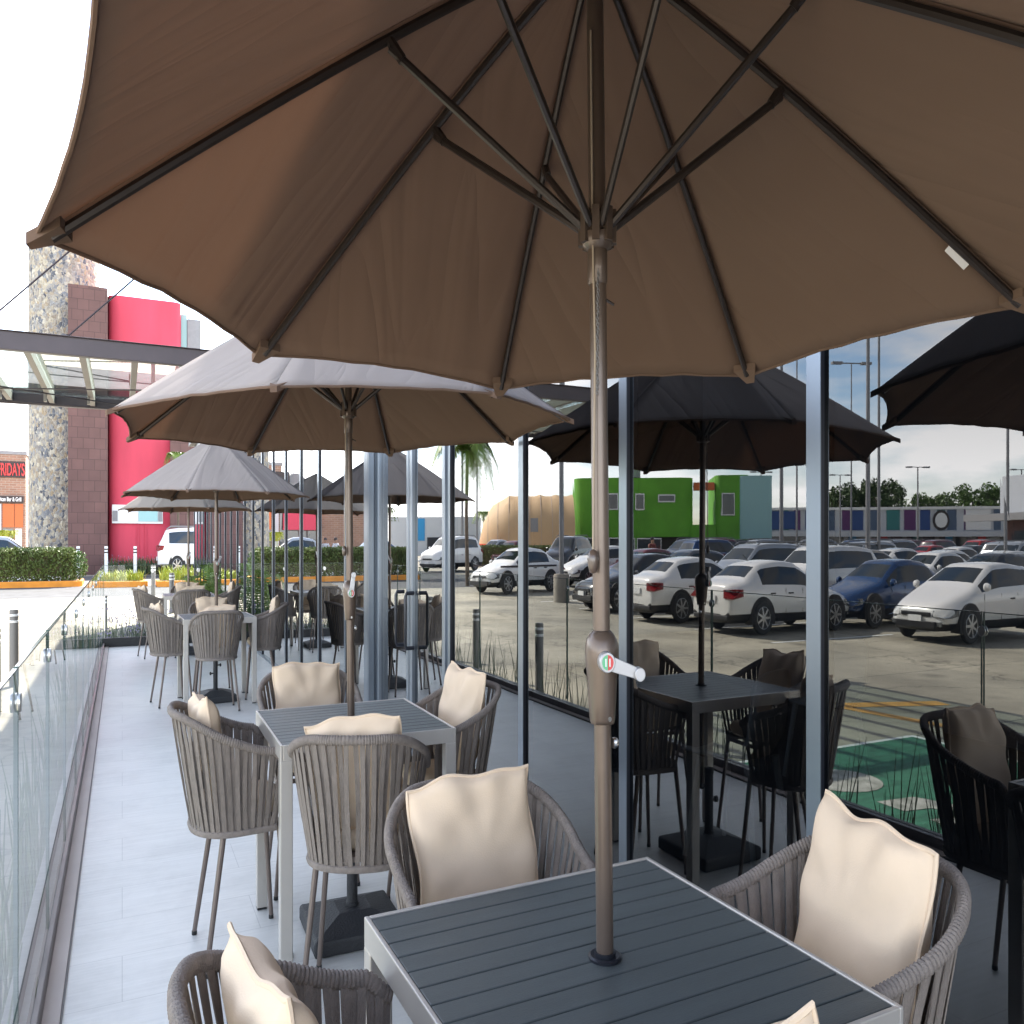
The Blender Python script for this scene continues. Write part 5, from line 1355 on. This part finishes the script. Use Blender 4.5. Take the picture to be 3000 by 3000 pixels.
# ---- lamps of the car park
def lamp(px, d, h, label, arms=True, r=.07, base=None):
    x, y = mirrored_at(px, d)
    t = thing('street_lamp', (x, y, -.1), 0, label, 'lamp post', 'tall lamp posts in the car park')
    mb = MB(); mb.tube([(0, 0, 0), (0, 0, h)], [r, r * .6], 10); mb.build('pole', 'lamp_steel', t)
    if arms:
        mb = MB(); mb.tube([(-.9, -.35, h), (.9, .35, h)], .04, 6); mb.box((-1.1, -.42, h), (.8, .35, .14), R(21)); mb.box((1.1, .42, h), (.8, .35, .14), R(21)); mb.build('lamp_head', 'lamp_steel', t)
    if base:
        mb = MB(); mb.lathe([(base, -.2), (base, .66), (base * .96, .70), (0.01, .70)], 24); mb.build('concrete_base', 'lamp_base', t)
for i, (px, d, h, r) in enumerate(((2230, 112, 9, .12), (2365, 102, 9, .12), (2467, 116, 9, .12), (2695, 104, 9, .13), (2993, 108, 9, .13), (2290, 46, 12, .12), (2335, 60, 12, .08), (2500, 62, 12, .07), (2549, 42, 11, .13), (2581, 44, 12, .09), (2953, 40, 12, .08), (1395, 80, 11, .10), (1352, 70, 11, .12))):
    lamp(px, d, h, f'slim grey lamp post, number {i + 1} from the mall side' if False else ['double headed lamp post left of the mall front', 'double headed lamp post before the purple panel', 'double headed lamp post near the first trees', 'double headed lamp post at the round emblem', 'double headed lamp post by the grey block', 'thick tall pole at the blue panel', 'thin tall pole beside the blue panel', 'very thin pole before the dark trees', 'thick pole in the middle of the parked rows', 'leaning looking pole right of the thick one', 'tall pole at the right side of the car park', 'pole before the tan tent', 'pole beside the palm and the tan tent'][i], arms=True, r=r)
x_, y_ = mirrored(1650, 1764)
t = thing('street_lamp', (x_, y_, ground_z(y_)), 0, 'lamp post on a round concrete base behind the taxi', 'lamp post', 'tall lamp posts in the car park')
mb = MB(); mb.tube([(0, 0, .7), (0, 0, 10)], [.09, .07], 12); mb.build('pole', 'lamp_steel', t)
mb = MB(); mb.lathe([(.30, -.2), (.30, .74), (.28, .79), (.01, .79)], 28); mb.build('concrete_base', 'lamp_base', t)
mb = MB(); mb.box((0, .6, 10), (.3, 1.0, .12)); mb.build('lamp_head', 'lamp_steel', t)

# ---- buildings and trees around the car park
def frame_for(pa, da, pb, db):
    """local x runs from the left to the right end as mirrored, local y away from the viewer"""
    A, B = Vector(mirrored_at(pa, da)), Vector(mirrored_at(pb, db))
    Ln = (B - A).length; u = (B - A) / Ln
    away = Vector((-u.y, u.x))
    if away.dot((A + B) / 2 - Vector((2 * W, 0))) < 0: away = -away
    return A, u, away, Ln
class Fr:
    def __init__(s, A, u, v): s.A, s.u, s.v = A, u, v
    def box(s, parent, name, m, x0, x1, y0, y1, z0, z1, **k):
        mb = MB(); mb.box(((x0 + x1) / 2, (y0 + y1) / 2, (z0 + z1) / 2), (x1 - x0, y1 - y0, z1 - z0))
        return s.fin(mb, name, m, parent, **k)
    def fin(s, mb, name, m, parent, **k):
        mb.v = [(*(s.u * a + s.v * b), c) for a, b, c in mb.v]
        k.setdefault('smooth', 0); return mb.build(name, m, parent, **k)
# mall strip
A, u, v, Ln = frame_for(2110, 128, 3060, 118); F_ = Fr(A, u, v)
t = thing('mall_strip', (A.x, A.y, -.1), 0, 'long low shopping strip with purple, blue and teal panels', 'building')
F_.box(t, 'upper_wall', 'fascia', 0, Ln, 0, 20, 2.9, 5.45); F_.box(t, 'white_edge', 'sign_white', -.1, Ln, -.3, .05, 5.45, 5.75)
F_.box(t, 'shop_fronts', 'winglass', 0, Ln, 2.4, 2.6, 0, 2.9); F_.box(t, 'soffit_beam', 'fascia', 0, Ln, -.6, 0, 2.35, 2.95)
rnd = random.Random(23); x = .5
for k in range(24):
    w_ = rnd.uniform(.7, 1.9); m_ = ['mall_slate', 'mall_purple', 'mall_blue', 'mall_slate', 'mall_teal', 'mall_purple', 'mall_blue', 'mall_teal'][k % 8]
    if x + w_ > Ln: break
    F_.box(t, 'colour_panel', m_, x, x + w_, -.08, -.003, 3.1, 5.4); x += w_ + rnd.uniform(.2, 1.4)
F_.box(t, 'wide_sign', 'mall_blue', 7.2, 11.4, -.16, -.09, 3.2, 5.3)
F_.box(t, 'poster', 'sign_white', 36.0, 39.4, -.16, -.09, 3.1, 5.4)
mb = MB(); mb.lathe([(0, -.25), (1.15, -.25), (1.15, -.1), (0, -.1)], 28, (32.6, 0, 4.2), 'y'); F_.fin(mb, 'round_sign', 'sign_dark', t)
mb = MB(); mb.lathe([(0, -.30), (.85, -.30), (.85, -.25), (0, -.25)], 28, (32.6, 0, 4.2), 'y'); F_.fin(mb, 'round_sign_face', 'sign_white', t)
for k in range(22): F_.box(t, 'shop_pier', 'plaster', k * 2.3 + .2, k * 2.3 + .8, 2.2, 2.39, 0, 2.9)
for k in range(6): F_.box(t, 'shop_sign', ['sign_blue', 'sign_red', 'mall_teal'][k % 3], 20 + k * 4.6, 21 + k * 4.6, 1.9, 2.1, 1.5, 2.4)
# grey block at the right
A, u, v, Ln = frame_for(2937, 92, 3250, 80); F_ = Fr(A, u, v)
t = thing('grey_block', (A.x, A.y, -.1), 0, 'plain light grey block over a brown entrance at the right of the mall', 'building')
F_.box(t, 'upper_wall', 'fascia', 0, Ln, 0, 14, 3.5, 7.3); F_.box(t, 'brown_wall', 'brown_stone', .3, Ln, .5, 13, 0, 3.5); F_.box(t, 'canopy_slab', 'plaster', -3.6, Ln, -1.6, -.1, 3.5, 4.1)
F_.box(t, 'doorway', 'winglass', 1.2, 4, .40, .49, 0, 2.6)
# lime green building
A, u, v, Ln = frame_for(1680, 97, 2035, 95); F_ = Fr(A, u, v)
t = thing('green_building', (A.x, A.y, -.1), 0, 'lime green two storey building with rounded corners and a pale teal end', 'building')
mb = MB(); n_ = 10
def rr(x0, x1, y0, y1, r):
    pts = []
    for cx, cy, a0 in ((x1 - r, y0 + r, -PI / 2), (x1 - r, y1 - r, 0), (x0 + r, y1 - r, PI / 2), (x0 + r, y0 + r, PI)):
        pts += [(cx + r * math.cos(a0 + i * PI / 2 / 8), cy + r * math.sin(a0 + i * PI / 2 / 8)) for i in range(9)]
    return pts
mb.prism(rr(0, Ln, 0, 5, 1.6), 2.1, 7.4); F_.fin(mb, 'upper_wall', 'green_wall', t, smooth=40)
mb = MB(); mb.prism(rr(.1, Ln - 4.6, .1, 4.9, 1.4), 0, 2.1); F_.fin(mb, 'lower_wall', 'green_wall', t, smooth=40)
for a, b, z0, z1 in ((4.1, 5.4, 4.5, 6.0), (5.8, 7.1, 4.5, 6.0), (7.5, 8.6, 4.5, 6.0), (10.2, 12.2, 5.2, 5.9)):
    wn = F_.box(t, 'window', 'winframe', a, b, -.10, -.002, z0, z1); F_.box(wn, 'pane', 'winglass', a + .12, b - .12, -.13, -.104, z0 + .12, z1 - .12)
for a, b in ((1.0, 3.6), (4.3, 7.5), (7.7, 10.6)):
    wn = F_.box(t, 'shop_window', 'winframe', a, b, .0, .099, .1, 2.0); F_.box(wn, 'pane', 'winglass', a + .1, b - .1, -.03, -.004, .2, 1.9)
F_.box(t, 'dark_porch', 'sign_dark', Ln - 4.5, Ln + 2.6, 2.5, 11, 0, 2.2)
mb = MB(); mb.prism(rr(Ln + 2.6, Ln + 6.4, .5, 10, .8), 0, 7.6); F_.fin(mb, 'end_wing', 'green_wall', t, smooth=40)
mb = MB(); mb.prism(rr(Ln + 5.2, Ln + 9.0, .2, 9, .6), 1.9, 7.5); F_.fin(mb, 'teal_wing', 'teal_wall', t, smooth=40)
F_.box(t, 'orange_lintel', 'orange_panel', Ln + .1, Ln + 2.5, 1, 2, 6.3, 7.0); F_.box(t, 'balcony_slab', 'green_wall', Ln - .2, Ln + 2.7, .8, 9, 1.9, 3.2)
wn = F_.box(t, 'window', 'winframe', Ln + 3.2, Ln + 4.7, .38, .499, 4.0, 6.0); F_.box(wn, 'pane', 'winglass', Ln + 3.3, Ln + 4.6, .33, .376, 4.1, 5.9)
F_.box(t, 'lower_glass', 'winglass', Ln + 5.4, Ln + 8.8, 1, 8, 0, 1.9)
F_.box(t, 'rooftop_unit', 'plaster', 6, 8.2, 4, 6, 7.7, 8.5)
# tan tent
A, u, v, Ln = frame_for(1392, 86, 1690, 86); F_ = Fr(A, u, v)
t = thing('membrane_tent', (A.x, A.y, -.1), 0, 'tan membrane tent with orange red fringe beside the lime green building', 'tent')
mb = MB(); vs_ = []; NA, NB = 18, 14
for i in range(NA + 1):
    s = i / NA; x = Ln * s
    env = min(1, math.sqrt(max(0, 1 - max(0, (1 - s / .42)) ** 2)))
    for j in range(NB + 1):
        a = PI * j / NB
        rib_ = 1 - .035 * abs(math.sin(i * PI / 3))
        vs_.append((x, 5 - 5.2 * math.cos(a) * max(env, .05), 1.0 + 4.6 * math.sin(a) ** .85 * env * rib_ + .05))
mb.add(vs_, [(i * (NB + 1) + j, i * (NB + 1) + j + 1, (i + 1) * (NB + 1) + j + 1, (i + 1) * (NB + 1) + j) for i in range(NA) for j in range(NB)])
F_.fin(mb, 'membrane', 'tent', t, smooth=30)
for i in range(2, NA, 2):
    mb2 = MB(); row = vs_[i * (NB + 1):(i + 1) * (NB + 1)]
    mb2.tube([(a, b, c + .01) for j, (a, b, c) in enumerate(row)], .025, 5); F_.fin(mb2, 'seam', 'shoe_light', t)
mb = MB()
for k in range(9): 
    x = Ln * k / 8; mb.add([(x - .1, -.9, .75), (x + Ln / 8 + .1, -.9, .75), (x + Ln / 8, 0.6, 1.45), (x, .6, 1.45)], [(0, 1, 2, 3)])
mb.add([(-1.6, 3, .9), (0, 0, 1.3), (.8, 5, 1.5), (0, 9, 1.3)], [(0, 1, 2, 3)])
F_.fin(mb, 'fringe', 'redtrim', t)
for k in range(5):
    mb = MB(); mb.tube([(Ln * k / 4, .4, 0), (Ln * k / 4, .4, 1.4)], .08, 6); F_.fin(mb, 'tent_pole', 'redtrim', t)
F_.box(t, 'sign_panel', 'sign_white', 4.9, 5.5, -1.1, -1.0, 2.1, 3.1); F_.box(t, 'sign_panel', 'plaster', 6.1, 6.9, -1.1, -1.0, 2.4, 3.5)
F_.box(t, 'teal_booth', 'mall_teal', 6.9, 10.6, 1.0, 3.5, 0, 1.9)
# low shops further left, mirrored behind the hedge
A, u, v, Ln = frame_for(1140, 125, 1400, 125); F_ = Fr(A, u, v)
t = thing('pale_shop', (A.x, A.y, -.1), 0, 'pale low shop with a blue sign far behind the hedge', 'building')
F_.box(t, 'wall', 'fascia', 0, Ln, 0, 8, 0, 4.6); F_.box(t, 'blue_sign', 'sign_blue', 3, 5.6, -.1, -.003, 1.8, 4.4); F_.box(t, 'shop_window', 'winglass', 6, 11, -.1, -.003, .3, 2.2)
for i, (px, py, d, wd) in enumerate(((2462, 1412, 150, 7.0), (2520, 1424, 152, 5.0), (2553, 1408, 150, 5.0), (2605, 1408, 148, 6.0), (2680, 1448, 160, 5.5), (2735, 1452, 162, 6), (2790, 1452, 158, 5), (2855, 1428, 150, 6.5), (2918, 1418, 150, 6), (2420, 1425, 155, 6))):
    x_, y_ = mirrored_at(px, d); h_ = 1.5 + (1592 - py) * d / 3127
    tree(x_, y_, -.1, h_ * 1.08, wd * 1.1, 40 + i, ['round dark green tree over the mall roof', 'tall dark tree with a narrow gap beside it', 'dark tree with a peaked crown over the mall', 'broad dark tree at the end of the clump', 'low thin tree over the mall roof', 'low wide tree above the round emblem', 'small bushy tree above the mall poster', 'yellow green tree beside the grey block', 'ragged tree touching the grey block', 'dark tree half hidden behind the mullion'][i], 'leaf_dark' if i in (0, 1, 2, 3, 9) else 'leaf')
# palm near the road, mirrored above the doors
x_, y_ = mirrored_at(1368, 38)
t = thing('palm_tree', (x_, y_, ground_z(y_)), 0, 'palm tree with drooping green fronds mirrored beside the doors', 'palm')
mb = MB(); mb.tube([(0, 0, 0), (.06, 0, 2.6), (0, 0, 4.75)], [.10, .08, .07], 9); mb.build('trunk', 'bark', t)
rnd = random.Random(6)
for k in range(16):
    mb = MB(); frond(mb, (0, 0, 4.7), k * 2.399, rnd.uniform(1.8, 2.4), rnd.uniform(.4, 1.3), rnd.uniform(1.3, 2.4), n=26, rnd=rnd, lw=.55, w=.028); mb.build('frond', 'palmleaf', t, smooth=0)
for i, (px, d) in enumerate(((1415, 100), (1128, 88))):
    x_, y_ = mirrored_at(px, d); t = thing('palm_tree', (x_, y_, -.1), 0, ['small far palm left of the tan tent', 'far palm left of the pale shop'][i], 'palm')
    mb = MB(); mb.tube([(0, 0, 0), (0, 0, 4.2)], [.12, .09], 8); mb.build('trunk', 'bark', t)
    mb = MB()
    for k in range(14): frond(mb, (0, 0, 4.1), k * 2.4, 2.0, .8, 1.6, n=10, rnd=rnd, lw=.6, w=.05)
    mb.build('crown', 'palmleaf', t, smooth=0)

# ---- people, tiny and far away
def person(x, y, z, yaw, shirt, legs, label, h=1.68, pose=0):
    t = thing('person', (x, y, z), yaw, label, 'person')
    V = [(0, 0, .93), (0, 0, 1.15), (0, 0, 1.38), (0, .01, 1.47), (0, .02, 1.58), (0, .01, 1.68),
         (.17, 0, 1.38), (.24, .02, 1.13), (.20, .16 if pose else .04, .95), (.18, .22 if pose else .06, .87),
         (-.17, 0, 1.38), (-.24, .02, 1.13), (-.20, .12 if pose else .04, .93), (-.18, .18 if pose else .06, .85),
         (.09, 0, .88), (.10, .02, .49), (.10, 0, .08), (.10, .12, .03), (-.09, 0, .88), (-.10, .04, .49), (-.10, .0, .08), (-.10, .12, .03)]
    E2 = [(0, 1), (1, 2), (2, 3), (3, 4), (4, 5), (2, 6), (6, 7), (7, 8), (8, 9), (2, 10), (10, 11), (11, 12), (12, 13), (0, 14), (14, 15), (15, 16), (16, 17), (0, 18), (18, 19), (19, 20), (20, 21)]
    rad = [.13, .12, .13, .05, .085, .07, .06, .045, .035, .03, .06, .045, .035, .03, .085, .06, .04, .035, .085, .06, .04, .035]
    me = bpy.data.meshes.new('body'); me.from_pydata([(a * K * 1.15, b * K * 1.15, c * h / 1.72) for a, b, c in V], E2, [])
    ob = bpy.data.objects.new('body', me); COL.objects.link(ob); ob.parent = t
    sk = ob.modifiers.new('skin', 'SKIN'); 
    for i, r_ in enumerate(rad): me.skin_vertices[0].data[i].radius = (r_, r_)
    me.skin_vertices[0].data[0].use_root = True
    sb = ob.modifiers.new('sub', 'SUBSURF'); sb.levels = 1; sb.render_levels = 1
    me.materials.append(M_['skin'])
    mb = MB(); mb.tube([(0, 0, .90), (0, 0, 1.0), (0, 0, 1.2), (0, 0, 1.36), (0, 0, 1.42)], [.19, .18, .185, .20, .12], 14)
    for s in (-1, 1): mb.tube([(s * .14, 0, 1.38), (s * .24, .01, 1.24), (s * .275, .02, 1.12)], [.09, .08, .07], 10)
    mb.build('shirt', shirt, t)
    mb = MB()
    mb.tube([(0, 0, .99), (0, 0, .86)], [.185, .19], 14)
    for s in (-1, 1): mb.tube([(s * .10, 0, .90), (s * .115, .03, .49), (s * .115, 0, .07)], [.12, .085, .065], 10)
    mb.build('trousers', legs, t)
    mb = MB(); mb.lathe([(.03, 1.55), (.105, 1.58), (.11, 1.64), (.085, 1.70), (.02, 1.73)], 12, (0, -.015, 0)); mb.build('hair', 'sign_dark', t)
    return t
sk_attr = None
def sv_(px, d): return mirrored_at(px, d)
person(*sv_(955, 55), -.03, R(200), 'shirt_w', 'denim', 'person in a white shirt walking behind the hedge, on the left')
person(*sv_(985, 54.5), -.03, R(150), 'shirt_w', 'denim', 'person in a white shirt talking behind the hedge, on the right', pose=1)
person(*sv_(1914, 47), -.03, R(170), 'shirt_r', 'denim', 'person in a dark red top standing among the parked cars', pose=1)
# furniture inside the cafe, barely visible through the glass
for i, (x, y, rz) in enumerate(((3.3, 3.7, 20), (5.2, 2.4, -150), (5.0, 4.6, 100))):
    t = thing('plastic_chair', (x, y, 0), R(rz), ['pale moulded chair just inside the glass by the first mullion', 'pale moulded chair inside the glass behind the near pillow', 'pale moulded chair deeper inside the cafe'][i], 'chair', 'moulded chairs inside the cafe')
    mb = MB(); vs_ = []
    prof = [(.22, .44), (.0, .435), (-.17, .46), (-.22, .60), (-.26, .84)]
    for yy_, zz_ in prof:
        for k in range(9):
            xx = -.22 + .055 * k; vs_.append((xx, yy_ + .03 * (abs(k - 4) / 4) ** 2, zz_ + (.03 * (abs(k - 4) / 4) ** 3 if zz_ < .5 else -.05 * (abs(k - 4) / 4) ** 4)))
    mb.add(vs_, [(a * 9 + k, a * 9 + k + 1, (a + 1) * 9 + k + 1, (a + 1) * 9 + k) for a in range(4) for k in range(8)])
    ob = mb.build('seat_shell', 'bollard', t, smooth=70); so = ob.modifiers.new('thick', 'SOLIDIFY'); so.thickness = .02
    for sx in (-1, 1):
        for sy in (-1, 1):
            mb = MB(); mb.tube([(sx * .17, sy * .15, .44), (sx * .23, sy * .22, 0)], [.022, .014], 8); mb.build('leg', 'bollard', t)
